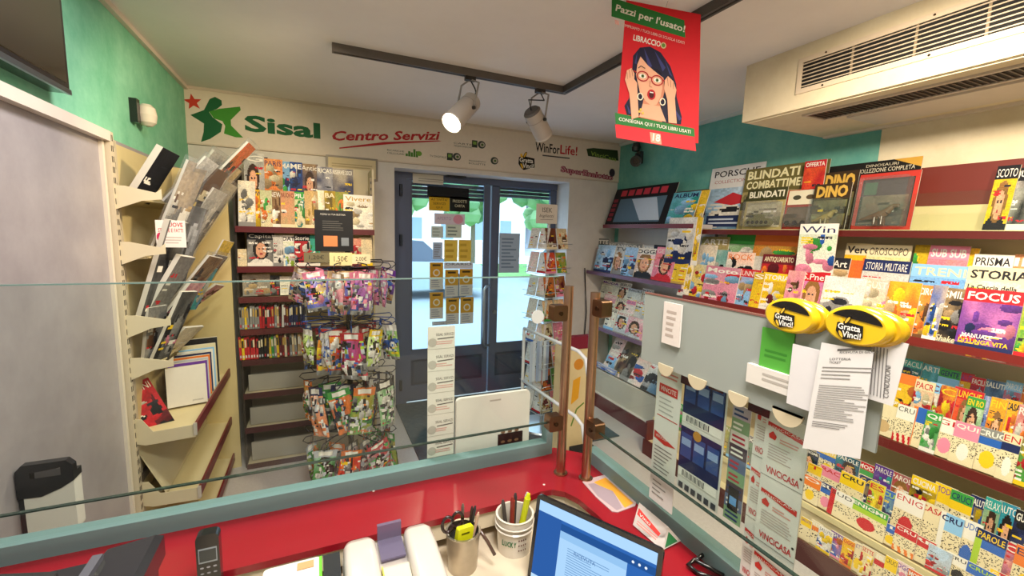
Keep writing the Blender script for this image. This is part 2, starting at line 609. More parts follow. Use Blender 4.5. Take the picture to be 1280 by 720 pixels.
for i, (x, y, c) in enumerate(((1.9, 11.3, '#aebccb'), (9.0, 13.3, '#e4e6ea'))):
    t = thing('parked_car', ('blue-grey car on the road seen through the glass beside the hinge', 'white car on the road behind the card rack')[i], 'car', (x, y, -.06), 'cars on the road')
    b = MB(); b.prism([(-2.1, .25), (2.1, .25), (2.15, .6), (1.9, .85), (1.1, .92), (-1.6, .95), (-2.05, .85)], 1, -.85, .85, c); b.build('car_body', GLOSS, t)
    b = MB(); b.prism([(-1.6, .94), (1.05, .91), (.45, 1.42), (-1.1, 1.45)], 1, -.72, .72, '#4a5866'); b.build('cabin', GLOSS, t)
    for dx in (-1.3, 1.3):
        for dy in (-.86, .86):
            b = MB(); b.cyl((dx, dy - .09, .32), (dx, dy + .09, .32), .32, '#24262a'); b.build('wheel', MATTE, t)

# ------------------------------------------------------------------ entrance door
DF = '#566079'
def D(x, y):
    p = at(x, y, 1, YD); return p.x, p.z
dr = thing('door_1', None, None, (1.4, YD, 0)); dr['kind'] = 'structure'
fx0, fz1 = D(492, 208)[0] - .12, DZ + .03
b = MB()
lx0, lx1 = D(507, 300)[0], D(611, 300)[0]
rx0, rx1 = D(613, 300)[0], D(693, 300)[0]
ztop = D(560, 228)[1]
b.box((fx0, YD - .03, 0), (lx0, YD + .05, fz1), DF)
b.box((rx1, YD - .03, 0), (DX1 + .03, YD + .05, fz1), DF)
b.box((lx0, YD - .03, ztop), (rx1, YD + .05, fz1), DF)
b.build('door_frame', PAINT, dr, world=True)
def leaf(x0, x1, gx0, gx1, gz0, gz1, nm):
    b = MB(); f, k = YD - .02, YD + .03
    b.box((x0, f, .02), (gx0, k, ztop - .004), DF); b.box((gx1, f, .02), (x1, k, ztop - .004), DF)
    b.box((gx0, f, gz1), (gx1, k, ztop - .004), DF)
    b.box((gx0, f, gz0 - .09), (gx1, k, gz0), DF); b.box((gx0, f, .02), (gx1, k, .17), DF)
    o = b.build(nm, PAINT, dr, world=True)
    b = MB(); b.box((gx0 - .005, YD, .165), (gx1 + .005, YD + .015, gz0 - .085), '#3a4358')
    b.box((gx0 + .03, YD - .008, .20), (gx1 - .03, YD + .001, gz0 - .12), '#434d63'); b.build('lower_panel', PAINT, o, world=True)
    b = MB(); b.box((gx0 - .005, YD, gz0 - .005), (gx1 + .005, YD + .008, gz1 + .005), 'white'); b.build('glass_pane', DOORGLASS, o, world=True)
    b = MB(); q = .012
    b.box((gx0, f - .004, gz0), (gx0 + q, f, gz1), '#566072'); b.box((gx1 - q, f - .004, gz0), (gx1, f, gz1), '#566072'); b.box((gx0, f - .004, gz0), (gx1, f, gz0 + q), '#566072')
    b.build('glazing_bead', PAINT, o, world=True)
    return o
g0, g1 = D(513, 438), D(606, 232)
L1 = leaf(lx0, lx1, g0[0], g1[0], g0[1], g1[1], 'door_leaf')
h0, h1 = D(618, 429), D(689, 228)
L2 = leaf(rx0, rx1, h0[0], h1[0], h0[1], h1[1], 'second_door_leaf')
# roller shutter slats caught at the top of both panes, outside
for (x0, x1, za, zb, n) in ((g0[0], g1[0], D(560, 249)[1], g1[1], 4), (h0[0], h1[0], D(650, 247)[1], h1[1], 5)):
    for k in range(n):
        z = zb - (k + 1) * (zb - za) / n
        b = MB(); b.box((x0 - .03, YD + .06, z), (x1 + .03, YD + .075, z + (zb - za) / n * .86), '#39404c' if k % 2 else '#5b6472'); b.build('shutter_slat', PAINT, dr, world=True)
hx, hz0 = D(603, 431); hz1 = D(603, 357)[1]
b = MB(); pts = [(hx + .06, YD - .02, hz1), (hx + .0, YD - .07, hz1), (hx - .02, YD - .075, hz1 - .03), (hx - .02, YD - .075, hz0 + .03), (hx, YD - .07, hz0), (hx + .06, YD - .02, hz0)]
b.tube(pts, .013, '#b9c2cc', 8); tag(b.build('door_handle', METAL, L1, world=True), 'curved silver tube pull handle')
b = MB(); x0, z0 = D(556, 222); x1, z1 = D(580, 213); b.box((x0, YD - .07, z0), (x1, YD - .03, z1), '#2a303a'); b.box((x0 - .12, YD - .05, z0 + .02), (x0, YD - .04, z0 + .035), '#4a525e'); b.build('door_closer', PAINT, dr, world=True)
for yy in (238, 300, 480):
    x, z = D(500, yy); b = MB(); b.cyl((x, YD - .045, z - .05), (x, YD - .045, z + .05), .014, '#232a35', n=8); b.build('hinge', PAINT, dr, world=True)
x, z = D(640, 388); b = MB(); b.cyl((rx0 + .05, YD - .04, z), (rx0 + .05, YD - .02, z), .02, '#8a929c', n=10); b.build('lock', METAL, L2, world=True)
x0, z0 = D(515, 229); x1, z1 = D(553, 220)
b = MB(); b.box((x0, YD - .036, z0), (x1, YD - .03, z1), '#d9d3c3'); s = Sheet(b, (x0, YD - .036, z0), (1, 0, 0), (0, 0, 1)); s.lines(.05, .015, .3, .05, 2, '#a79f90')
tag(b.build('door_header_label', PAPER, None, world=True), 'small white label strip on the dark door header', 'label')

def on_glass(name, label, cat, px, paint, group=None, y=YD - .003, th=.002, bgc='white', mat=PAPER):
    """a paper stuck on the inside of a pane"""
    x0, y0, x1, y1 = px
    p, q = at(x0, y1, 1, y), at(x1, y0, 1, y)
    b = MB(); b.box((p.x, y - th, p.z), (q.x, y, q.z), bgc)
    s = Sheet(b, (p.x, y - th, p.z), (1, 0, 0), (0, 0, 1))
    paint(s, q.x - p.x, q.z - p.z)
    return tag(b.build(name, mat, None, world=True), label, cat, group)

def p_yellow(s, W, H):
    s.rect(0, 0, W, H, '#dcae22'); s.text('ATTIVITA\'', .1 * W, .68 * H, .9 * W, .85 * H, '#3a2c0a'); s.text('SERVIZI', .2 * W, .42 * H, .8 * W, .58 * H, '#3a2c0a'); s.text('QUI', .35 * W, .15 * H, .65 * W, .3 * H, '#3a2c0a')
def p_black(s, W, H):
    s.rect(0, 0, W, H, '#14140f'); s.text('PRODOTTI', .15 * W, .6 * H, .85 * W, .8 * H, '#e6dfb8'); s.text('CARTA', .25 * W, .3 * H, .75 * W, .48 * H, '#e6dfb8')
on_glass('door_notice', 'yellow square notice taped at the top of the door glass', 'notice', (536, 246, 562, 263), p_yellow)
on_glass('door_notice', 'black square notice beside the yellow one on the door glass', 'notice', (562, 247, 587, 264), p_black)
on_glass('door_blind_strip', 'black horizontal strip behind notices atop the door glass', 'strip', (534, 236, 586, 246), lambda s, W, H: s.rect(0, 0, W, H, '#15171c'))
def p_pink(s, W, H):
    s.rect(0, 0, W, H, '#e4d6e2'); s.ell(.78 * W, .5 * H, .17 * W, .42 * H, '#e8a0b4'); s.text('APERTO', .08 * W, .4 * H, .55 * W, .7 * H, '#b8a0c0')
on_glass('door_notice', 'pale pink sheet with a rose circle on the door glass', 'notice', (543, 268, 581, 280), p_pink)
def p_plain(c, n, ink='#8a90a0'):
    def f(s, W, H):
        s.rect(0, 0, W, H, c); s.lines(.12 * W, .1 * H, .88 * W, .9 * H, n, ink, 2, n)
    return f
on_glass('door_notice', 'small pale green slip below the pink sheet toward the hinges', 'notice', (539, 283, 554, 297), p_plain('#d3e0dc', 3, '#b0c0b8'))
on_glass('door_notice', 'small pale slip with dark heading below the pink sheet', 'notice', (557, 281, 577, 297), p_plain('#dbe4d4', 3, '#8a9a90'))
on_glass('door_notice', 'pale blue slip beside the two plain yellow sheets', 'notice', (541, 303, 553, 324), p_plain('#b6c8e2', 6))
on_glass('door_notice', 'plain yellow sheet, first of the pair, on the door glass', 'notice', (555, 300, 572, 327), p_plain('#f0cf58', 3, '#d2a838'))
on_glass('door_notice', 'plain yellow sheet nearer the door handle of the pair', 'notice', (573, 300, 589, 327), p_plain('#f0c94e', 3, '#d2a838'))
on_glass('door_notice', 'white strip with dark lettering under the yellow sheets', 'notice', (555, 328, 591, 336), lambda s, W, H: (s.rect(0, 0, W, H, '#dfe3ea'), s.text('ORARIO', .05 * W, .55 * H, .95 * W, .9 * H, '#30343c')))
def p_info(s, W, H):
    s.rect(0, 0, W, H, '#dedcd6'); s.rect(0, .42 * H, W, H, '#d9a22a'); s.ell(.5 * W, .62 * H, .26 * W, .26 * W, '#efe9d8', 2); s.ell(.5 * W, .62 * H, .17 * W, .17 * W, '#d9a22a', 3)
    s.rect(.2 * W, .86 * H, .8 * W, .93 * H, '#4a3a14', 2); s.lines(.12 * W, .06 * H, .88 * W, .38 * H, 4, '#a0a4b0', 2, 3)
for i, (x, y) in enumerate(((537, 328), (556, 337), (574, 336), (537, 365), (557, 372), (575, 371))):
    on_glass('information_leaflet', ('yellow-topped leaflet on the door glass, upper one on the hinge side', 'yellow-topped leaflet, upper middle of six on the door glass', 'yellow-topped leaflet, upper one nearest the door handle',
                                    'yellow-topped leaflet, lower one on the hinge side of the door', 'yellow-topped leaflet, lower middle of six on the door glass', 'yellow-topped leaflet, lower one nearest the door handle')[i], 'leaflet', (x, y, x + 17, y + 34), p_info, 'yellow leaflets on the door glass')
on_glass('opening_hours_sheet', 'translucent grey sheet of printed lines on the second door leaf', 'notice', (623, 292, 650, 341), p_plain('#b2c2d4', 9, '#7e90a6'))
on_glass('door_notice', 'white hexagon edge slip low on the door glass', 'notice', (540, 401, 558, 407), p_plain('#dfe6ee', 2))

# ------------------------------------------------------------------ sign board along the back wall
SP = YB - .014
b = MB(); b.box((XL, SP, 2.168), (XR, YB + .005, 2.525), '#dccfbf')
b.box((XL, SP - .004, 2.160), (XR, YB, 2.170), '#cfc0ae'); b.box((XL, SP - .006, 2.522), (XR, YB, ZC), '#cdbfb0')
s = Sheet(b, (0, SP, 0), (1, 0, 0), (0, 0, 1))
K2, K3 = CR(220, 90, 4), CR(480, 120, 4)
W2 = lambda x, y: s.w(*K2(x, y))
W3 = lambda x, y: s.w(*K3(x, y))
s.poly([W2(*p) for p in ((72, 215), (140, 190), (168, 135), (195, 124), (228, 142), (230, 165), (205, 185), (165, 200), (185, 228), (232, 262), (224, 300), (170, 335), (125, 350), (138, 300), (140, 258))], '#155c34', 1)
s.poly([W2(*p) for p in ((165, 198), (215, 184), (320, 173), (324, 190), (274, 240), (276, 268), (336, 328), (300, 327), (240, 308), (246, 270), (232, 246), (190, 232))], '#3f8a2c', 2)
cx, cy = s.w(*K2(84, 150)); R = .055
s.poly([(cx + R * (1 if k % 2 == 0 else .42) * math.cos(PI / 2 + .15 + k * PI / 5), cy + R * (1 if k % 2 == 0 else .42) * math.sin(PI / 2 + .15 + k * PI / 5)) for k in range(10)], '#c23a26', 2)
u0, v0 = s.w(306, 164); u1, v1 = s.w(400, 150)
s.text('Sisal', u0, v0, u1, v0 + .115, '#155c34', 2, bold=.035)
u0, v0 = s.w(416, 176); u1, v1 = s.w(551, 175)
ro = math.atan2(v1 - v0, u1 - u0)
s.text('Centro Servizi', u0, v0, u0 + math.hypot(u1 - u0, v1 - v0), v0 + .072, '#b3262c', 2, bold=.028, shear=.25, rot=ro)
s.poly([s.w(*q) for q in ((424, 186), (424, 184.5), (480, 177.5), (548, 175.5), (552, 176.6), (490, 180))], '#b3262c', 2)
def icon(t1, t2, x0, y0, x1, y1, c='#3c4a3c'):
    a, e = s.w(x0, y1), s.w(x1, y0 + (y1 - y0) * .5)
    if t2:
        s.text(t1, a[0], a[1] + .022, e[0], a[1] + .036, c, 2); s.text(t2, a[0], a[1], e[0], a[1] + .014, c, 2)
    else:
        s.text(t1, a[0], a[1], e[0], a[1] + .016, c, 2)
icon('RICARICHE', 'CELLULARI', 484, 185, 505, 192); icon('CARTE', 'TELEFONICHE', 567, 175, 590, 183); icon('TV DIGITALE', '', 537, 190, 558, 196); icon('PAGAMENTO', 'BOLLETTE', 586, 197, 607, 205)
for k, hh in enumerate((3, 6, 5, 9, 7)):
    a = s.w(507 + k * 3.2, 195 + k * .4); s.rect(a[0], a[1], a[0] + .018, a[1] + hh * .007, '#4a7a34', 2)
a = s.w(524, 192); s.ell(a[0], a[1], .022, .02, '#6a9a3c', 2)
for (x, y) in ((602, 181), (571, 196), (618, 201)):
    a = s.w(x, y); s.ell(a[0], a[1], .036, .032, '#39423c', 2); s.ell(a[0] + .006, a[1], .022, .02, '#b9b0a2', 3); s.ell(a[0] + .006, a[1], .012, .011, '#4f6a3c', 4)
for (x, y) in ((594, 180), (563, 196)):
    a = s.w(x, y); s.rect(a[0] - .03, a[1] - .03, a[0] + .02, a[1] + .03, '#2f3a30', 2); s.rect(a[0] - .02, a[1] - .005, a[0] + .01, a[1] + .02, '#7aa04a', 3)
# scratch ticket emblem
def emblem(s, u, v, k, lay=2):
    s.poly([(u - .62 * k, v - .15 * k), (u - .6 * k, v + .3 * k), (u - .3 * k, v + .42 * k), (u + .62 * k, v + .32 * k), (u + .66 * k, v - .3 * k), (u + .2 * k, v - .42 * k), (u - .2 * k, v - .55 * k), (u - .4 * k, v - .42 * k)], '#17130d', lay)
    s.ell(u - .12 * k, v + .5 * k, .1 * k, .25 * k, '#17130d', lay, 14, -.5); s.ell(u - .12 * k, v + .5 * k, .06 * k, .2 * k, '#e8b83a', lay + 1, 14, -.5); s.ell(u - .4 * k, v + .42 * k, .09 * k, .16 * k, '#e8b83a', lay + 1, 14, .4)
    s.text('Gratta', u - .54 * k, v - .02 * k, u + .52 * k, v + .3 * k, '#f2ece0', lay + 1, .02)
    s.text('Vinci!', u - .3 * k, v - .4 * k, u + .58 * k, v - .06 * k, '#f2ece0', lay + 1, .02)
    s.ell(u - .35 * k, v - .28 * k, .07 * k, .2 * k, '#e8b83a', lay + 2, 12, .5)
a = s.w(658, 203); emblem(s, a[0], a[1], .13)
a, e = s.w(669, 189.5), s.w(700, 178)
s.text('WinFor', a[0], a[1], e[0], a[1] + .085, '#1c1a1e', 2, .015); a, e = s.w(700, 193), s.w(722, 182); s.text('Life!', a[0], a[1] + .005, e[0], a[1] + .09, '#b8242e', 2, .015)
a, e = s.w(678, 195), s.w(712, 197); s.rect(a[0], a[1], e[0], a[1] + .012, '#4a4648', 2)
s.poly([s.w(*q) for q in ((733, 186), (742, 185), (772, 188), (773, 201), (760, 199), (735, 195))], '#2c3f22', 2)
a, e = s.w(738, 194), s.w(771, 190); s.text('VinciCasa', a[0], a[1], e[0], a[1] + .04, '#8fae4a', 3, .01, 0, -.1)
a, e = s.w(700, 217), s.w(767, 212)
s.text('SuperEnalotto', a[0], a[1], e[0], a[1] + .075, '#7c1836', 2, .07, 0, -.06); s.text('SuperEnalotto', a[0] + .004, a[1] + .004, e[0] - .004, a[1] + .068, '#c88a94', 3, .0, 0, -.06)
a = s.w(765, 216); s.ell(a[0], a[1], .035, .04, '#3a3040', 4)
tag(b.build('fascia_sign_board', PAPER, None, world=True), 'long cream sign board with green star emblem above the entrance', 'sign')
# framed notice under the sign
p, q = at(408, 222, 1, YB - .02), at(472, 199, 1, YB - .02)
t = thing('framed_notice', 'thin grey framed cream notice on back wall under the sign', 'frame', ((p.x + q.x) / 2, YB - .01, p.z))
b = MB(); b.box((p.x, YB - .02, p.z), (q.x, YB - .005, q.z), '#8a7f70'); b.build('notice_frame', PAINT, t, world=True)
b = MB(); b.box((p.x + .015, YB - .023, p.z + .015), (q.x - .015, YB - .019, q.z - .015), '#d8c69e'); ss = Sheet(b, (p.x, YB - .023, p.z), (1, 0, 0), (0, 0, 1)); ss.lines(.04, .03, .36, .12, 5, '#b5a27c'); b.build('notice_sheet', PAPER, t, world=True)

# ================================================================== counter
ZT = 0.97
ct = thing('service_counter', 'red laminate L-shaped service counter with a cream inner fascia', 'counter', (0.0, 1.0, 0))
inner = [(.585, -.6), (.585, .70), (.584, .78), (.577, .845), (.560, .882), (.535, .902), (.50, .906), (.46, .897), (-.785, .897)]
top = [(-.785, 1.10), (.605, 1.10), (.648, 1.094), (.737, 1.01), (.737, -.6)]
b = MB(); b.prism(top + inner, 2, .955, ZT, '#8c1320')
for (x, y) in ((467, 614), (680, 606)):
    p = at(x, y, 2, ZT); b.cyl((p.x, p.y, ZT), (p.x, p.y, ZT + .001), .003, '#e8d8d0', n=8)
b.build('worktop', COUNTER, ct, world=True)
b = MB()
pin = [(.590, -.6), (.590, .70), (.589, .785), (.582, .85), (.565, .888), (.538, .908), (.50, .912), (.46, .903), (-.785, .903)]
pout = [(-.785, .932), (.46, .932), (.50, .941), (.553, .935), (.59, .908), (.611, .862), (.618, .79), (.619, .70), (.619, -.6)]
b.prism(pin + pout, 2, .912, .955, '#dccfb2'); b.build('inner_fascia', PAINT, ct, world=True)
b = MB(); b.prism([(-.785, 1.09), (.6, 1.09), (.64, 1.085), (.727, 1.0), (.727, -.6), (.70, -.6), (.70, .98), (.63, 1.05), (.6, 1.06), (-.785, 1.06)], 2, 0, .955, '#cfc4b2'); b.build('counter_front', PAINT, ct, world=True)
DZ0 = .885
dk = thing('work_desk', 'cream desk surface lower than the red counter, holding pens and laptop', 'desk', (0.0, .6, 0))
b = MB(); b.prism([(-.785, .30), (.20, .30), (.20, -.6), (.69, -.6), (.69, .975), (.62, 1.04), (-.785, 1.05)], 2, DZ0 - .03, DZ0, '#d8c8ae'); b.build('desk_top', PAINT, dk, world=True)
for x, y in ((-.74, .36), (-.74, 1.0), (.24, .36), (.62, -.5)):
    b = MB(); b.box((x - .02, y - .02, 0), (x + .02, y + .02, DZ0 - .03), '#8a8378'); b.build('leg', PAINT, dk, world=True)
p = at(708, 630, 2, DZ0)
b = MB(); b.lathe([(.001, .004), (.05, .004), (.056, .008), (.056, .014), (.045, .012), (.03, .006), (.001, .005)], (.545, .84, DZ0), '#2a211c', 24); tag(b.build('cable_tray', GLOSS, None, world=True), 'dark round cable dish in the curved corner under the red counter', 'dish')

# ------------------------------------------------------------------ glass screens
BRONZE, BRZ = '#b3937a', '#8d6a52'
gl = thing('glass_screen', 'clear glass screen facing the entrance on the long red counter', 'screen', (-.1, 1.08, ZT))
b = MB(); b.box((-.785, .961, 1.123), (.562, .969, 1.512), 'white'); b.build('upper_pane', GLASS, gl, world=True)
b = MB(); b.box((-.785, 1.070, ZT + .01), (.605, 1.078, 1.062), 'white'); b.build('lower_pane', GLASS, gl, world=True)
b = MB(); b.box((-.785, .961, 1.1205), (.562, .969, 1.123), '#27352f'); b.build('pane_lower_edge', GLOSS, gl, world=True)
b = MB(); b.box((-.785, 1.062, ZT), (.604, 1.098, 1.008), '#84a2a2'); b.box((.604, 1.064, ZT), (.624, 1.096, 1.06), '#c4cfd2'); b.build('bottom_channel', FROST, gl, world=True)
b = MB(); b.box((-.785, .961, 1.512), (.562, .969, 1.5145), '#6f8a84'); b.build('top_edge', GLOSS, gl, world=True)
b = MB(); b.cyl((.594, .962, ZT), (.594, .962, 1.488), .0125, BRONZE, n=16); b.cyl((.594, .962, ZT), (.594, .962, ZT + .004), .019, BRONZE, n=16); b.build('post', METAL, gl, world=True)
for yy in (391, 527):
    z = at(694, yy, 1, .965).z
    b = MB(); b.bbox((.546, .950, z - .021), (.587, .980, z + .021), BRZ, .006, axis=1); b.cyl((.585, .963, z), (.596, .963, z), .010, BRZ, n=10); b.cyl((.566, .947, z), (.566, .951, z), .006, '#5a4434', n=10); b.build('clamp', METAL, gl, world=True)
gr = thing('glass_screen', 'clear glass screen along the shelf side arm of the red counter', 'screen', (.644, .3, ZT))
b = MB(); b.box((.6405, -.5, 1.123), (.6475, .888, 1.502), 'white'); b.build('upper_pane', GLASS, gr, world=True)
b = MB(); b.box((.709, -.5, ZT + .01), (.716, .99, 1.062), 'white'); b.build('lower_pane', GLASS, gr, world=True)
b = MB(); b.box((.6405, -.5, 1.1205), (.6475, .888, 1.123), '#2d3d36'); b.build('pane_lower_edge', GLOSS, gr, world=True)
b = MB(); b.box((.700, -.5, ZT), (.734, 1.0, 1.006), '#97aea0'); b.build('bottom_channel', FROST, gr, world=True)
b = MB(); b.cyl((.644, .914, ZT), (.644, .914, 1.476), .0125, BRONZE, n=16); b.cyl((.644, .914, ZT), (.644, .914, ZT + .004), .019, BRONZE, n=16); b.build('post', METAL, gr, world=True)
for yy in (385, 541):
    z = at(751, yy, 0, .644).z
    b = MB(); b.bbox((.629, .862, z - .021), (.659, .904, z + .021), BRZ, .006, axis=0); b.cyl((.644, .902, z), (.644, .916, z), .010, BRZ, n=10); b.cyl((.626, .882, z), (.630, .882, z), .006, '#5a4434', n=10); b.build('clamp', METAL, gr, world=True)
p = at(672, 396, 1, .960)
b = MB(); b.cyl((p.x, .9605, p.z), (p.x, .9585, p.z), .0175, '#b9bcb8', n=24); tag(b.build('round_sticker', PAPER, None, world=True), 'round grey sticker on the entrance glass beside the upper clamp', 'sticker')

# receipts roll hung on the outside of the screen, white panel beside it
def hung(name, label, cat, px, Y, paint, th=.0015, group=None):
    x0, y0, x1, y1 = px
    p, q = at(x0, y1, 1, Y), at(x1, y0, 1, Y)
    b = MB(); b.box((p.x, Y, p.z), (q.x, Y + th, q.z), '#e4ddd2'); s = Sheet(b, (p.x, Y, p.z), (1, 0, 0), (0, 0, 1)); paint(s, q.x - p.x, q.z - p.z)
    return tag(b.build(name, PAPER, None, world=True), label, cat, group)
def p_receipts(s, W, H):
    s.rect(0, 0, W, H, '#e2dad0'); n = 6
    for k in range(n):
        v = H - (k + 1) * H / n
        s.text('SISAL SERVIZI', .3 * W, v + .098 * H, .95 * W, v + .118 * H, '#57504c'); s.line([(.35 * W, v + .075 * H), (.95 * W, v + .082 * H)], .003, '#6a6460', 2)
        s.ell(.17 * W, v + .05 * H, .012, .012, '#b9b2a8', 2); s.lines(.3 * W, v + .03 * H, .95 * W, v + .062 * H, 2, '#d8a49c', 2, k); s.rect(0, v, W, v + .0012, '#b4aca2', 2)
hung('receipt_strip', 'long strip of white receipts hung outside the entrance glass', 'receipt', (534, 407, 569, 573), 1.1005, p_receipts)
p, q = at(570, 546, 1, 1.12), at(663, 487, 1, 1.12)
t = thing('white_panel', 'white rounded plastic panel standing outside the glass beside the receipt strip', 'panel', ((p.x + q.x) / 2, 1.125, .955))
b = MB(); b.bbox((p.x, 1.12, .95), (q.x, 1.132, q.z), '#e6ddd4', .012, axis=1); s = Sheet(b, (p.x, 1.12, .95), (1, 0, 0), (0, 0, 1)); s.rect(.10, .185, .135, .19, '#b9b0a6', 1); b.build('panel_body', GLOSS, t, world=True)
b = MB(); u, v = at(622, 560, 1, 1.1195), at(653, 538, 1, 1.1195); b.box((u.x, 1.117, u.z), (v.x, 1.12, v.z), '#1a1412'); s = Sheet(b, (u.x, 1.117, u.z), (1, 0, 0), (0, 0, 1))
for k in range(3):
    for j in range(2):
        s.ell(.015 + k * .022, .018 + j * .03, .007, .004, '#7a5a40', 1)
b.build('dark_label', PAPER, t, world=True)
b = MB(); b.box((p.x + .03, 1.098, .9), (q.x - .03, 1.125, .952), '#8c8780'); b.build('bracket', METAL, t, world=True)

# milky acrylic ticket panel on the shelf-side screen
PX = .6345
tp = thing('acrylic_ticket_board', 'milky acrylic ticket panel with rounded tabs on the shelf-side glass screen', 'panel', (PX, .49, 1.36))
b = MB(); b.box((PX, .2836, 1.358), (PX + .004, .7205, 1.501), 'white'); b.build('panel_sheet', ACRYL, tp, world=True)
b = MB(); b.box((PX - .001, .2836, 1.501), (PX + .0045, .7205, 1.504), '#8a5a50'); b.build('panel_edge', GLOSS, tp, world=True)
for (x0, x1, yb, yt) in ((822, 840, 470, 452), (859, 882, 487, 466), (909, 934, 508, 486), (963, 1003, 533, 505)):
    a, e = at(x0, yb, 0, PX - .003), at(x1, yb, 0, PX - .003); cyy = (a.y + e.y) / 2; R = abs(a.y - e.y) / 2
    zb = at((x0 + x1) / 2, yb, 0, PX - .003).z
    b = MB(); pts = [(cyy - R, 1.366), (cyy + R, 1.366)] + [(cyy + R * math.cos(k * PI / 12), zb + R + R * -math.sin(k * PI / 12)) for k in range(13)]
    b.prism(pts, 0, PX - .004, PX - .001, '#d2c3a2'); b.build('ticket_tab', GLOSS, tp, world=True)
def side_sheet(name, label, cat, yr, zr, X, paint, th=.0012, bgc='#e4ddd4', group=None):
    """paper lying against the shelf-side screen, printed face toward the till; u runs toward the till end"""
    y0, y1 = yr; z0, z1 = zr
    b = MB(); b.box((X, y1, z0), (X + th, y0, z1), bgc); s = Sheet(b, (X, y0, z0), (0, -1, 0), (0, 0, 1)); paint(s, y0 - y1, z1 - z0)
    return tag(b.build(name, PAPER, None, world=True), label, cat, group)
def p_vinci(s, W, H, n=3):
    s.rect(0, 0, W, H, '#ddd8d2')
    for k in range(n):
        v = H - (k + 1) * H / n; h = H / n
        s.poly([(.06 * W, v + .80 * h), (.94 * W, v + .74 * h), (.94 * W, v + .66 * h), (.06 * W, v + .74 * h)], '#c8342c', 2)
        s.text('VINCICASA', .1 * W, v + .72 * h, .9 * W, v + .755 * h, '#f0e4dc', 3); s.poly([(.1 * W, v + .62 * h), (.2 * W, v + .68 * h), (.3 * W, v + .62 * h), (.27 * W, v + .56 * h), (.12 * W, v + .57 * h)], '#c8342c', 2)
        s.lines(.38 * W, v + .54 * h, .85 * W, v + .62 * h, 2, '#d89890', 2, k); s.lines(.12 * W, v + .26 * h, .9 * W, v + .50 * h, 6, '#b9a49e', 2, k + 4, .3)
        s.text('ViNCiCASA', .12 * W, v + .06 * h, .92 * W, v + .16 * h, '#c02830', 2, .02); s.ell(.94 * W, v + .2 * h, .03 * W, .03 * W, '#2a2622', 2); s.rect(0, v, W, v + .001, '#8a847c', 2)
XO = .6523
yA, yB = at(820, 500, 0, XO).y, at(851, 500, 0, XO).y
def p_s1(s, W, H):
    s.rect(0, 0, W, H, '#e6e0da'); s.poly([(.02 * W, H * .99), (.98 * W, H * .99), (.5 * W, H * .93), (.02 * W, .90 * H)], '#c8342c', 2)
    s.lines(.15 * W, .86 * H, .9 * W, .91 * H, 2, '#d88a80', 2); s.rect(.12 * W, .76 * H, .88 * W, .82 * H, '#c8342c', 2); s.text('VINCITE', .18 * W, .775 * H, .82 * W, .805 * H, '#f4ece4', 3)
    s.lines(.15 * W, .62 * H, .9 * W, .74 * H, 4, '#b4b0aa', 2, 3, .3); s.rect(.1 * W, .6 * H, .95 * W, .606 * H, '#c8342c', 2)
    s.poly([(.04 * W, .49 * H), (.96 * W, .44 * H), (.5 * W, .42 * H), (.04 * W, .44 * H)], '#c8342c', 2); s.text('VINCICASA', .12 * W, .452 * H, .6 * W, .47 * H, '#f4ece4', 3)
    s.lines(.1 * W, .22 * H, .9 * W, .40 * H, 7, '#86807c', 2, 6, .3); s.lines(.12 * W, .04 * H, .7 * W, .16 * H, 4, '#9a948e', 2, 8, .3)
side_sheet('ticket_strip', 'white and red lottery strip nearest the bronze posts', 'ticket strip', (yA, yB), (1.054, 1.375), XO, p_s1)
yA2, yB2 = at(853, 520, 0, XO + .004).y, at(908, 520, 0, XO + .004).y
def p_blue(s, W, H):
    s.rect(0, 0, W, H, '#dcdad4')
    for k in range(2):
        v = H - (k + 1) * H * .46
        s.rect(.0, v + .10 * H, .97 * W, v + .45 * H, '#1a2452', 2)
        for j in range(3):
            s.rect((.03 + j * .32) * W, v + .2 * H, (.30 + j * .32) * W, v + .40 * H, '#2e4a8c', 3); s.rect((.05 + j * .32) * W, v + .30 * H, (.28 + j * .32) * W, v + .36 * H, '#8ea6d2', 4)
        if k: s.ell(.42 * W, v + .42 * H, .1 * W, .04 * H, '#c08a3c', 5)
        s.rect(.02 * W, v + .03 * H, .95 * W, v + .1 * H, '#ece8e0', 3)
        for j in range(16):
            s.rect((.12 + j * .035) * W, v + .04 * H, (.12 + j * .035 + (.012 if j % 3 else .022)) * W, v + .09 * H, '#20222a', 4)
    for j in range(6):
        s.rect((.05 + j * .16) * W, .01 * H, (.16 + j * .16) * W, .06 * H, '#3a3e48', 3)
side_sheet('ticket_sheet', 'dark blue lottery ticket sheet behind glass beside the white strip', 'ticket sheet', (yA2, yB2), (1.1206, 1.366), XO + .004, p_blue)
yA3, yB3 = at(912, 560, 0, XO + .010).y, at(935, 560, 0, XO + .010).y
def p_col(s, W, H):
    s.rect(0, 0, W, H, '#d6d2cc')
    rr = random.Random(4)
    for k in range(9):
        v = H * k / 9
        s.rect(0, v, W, v + H / 9, rr.choice(['#5a6a8a', '#7ea07a', '#d8d4cc', '#4a3a44', '#b8a8b4', '#e4dfd8']), 2); s.lines(.1 * W, v + .01 * H, .9 * W, v + .09 * H, 2, rr.choice(['#b03040', '#2a3a6a', '#e8e4dc']), 3, k)
    s.rect(.2 * W, .1 * H, .8 * W, .3 * H, '#14181e', 4); s.rect(.3 * W, .15 * H, .7 * W, .22 * H, '#5a9ad8', 5)
side_sheet('ticket_sheet', 'narrow sheet of mixed ticket pictures between the blue sheet and red strips', 'ticket sheet', (yA3, yB3), (1.1206, 1.3346), XO + .010, p_col)
yA4, yB4 = at(934, 600, 0, XO).y, at(952, 600, 0, XO).y
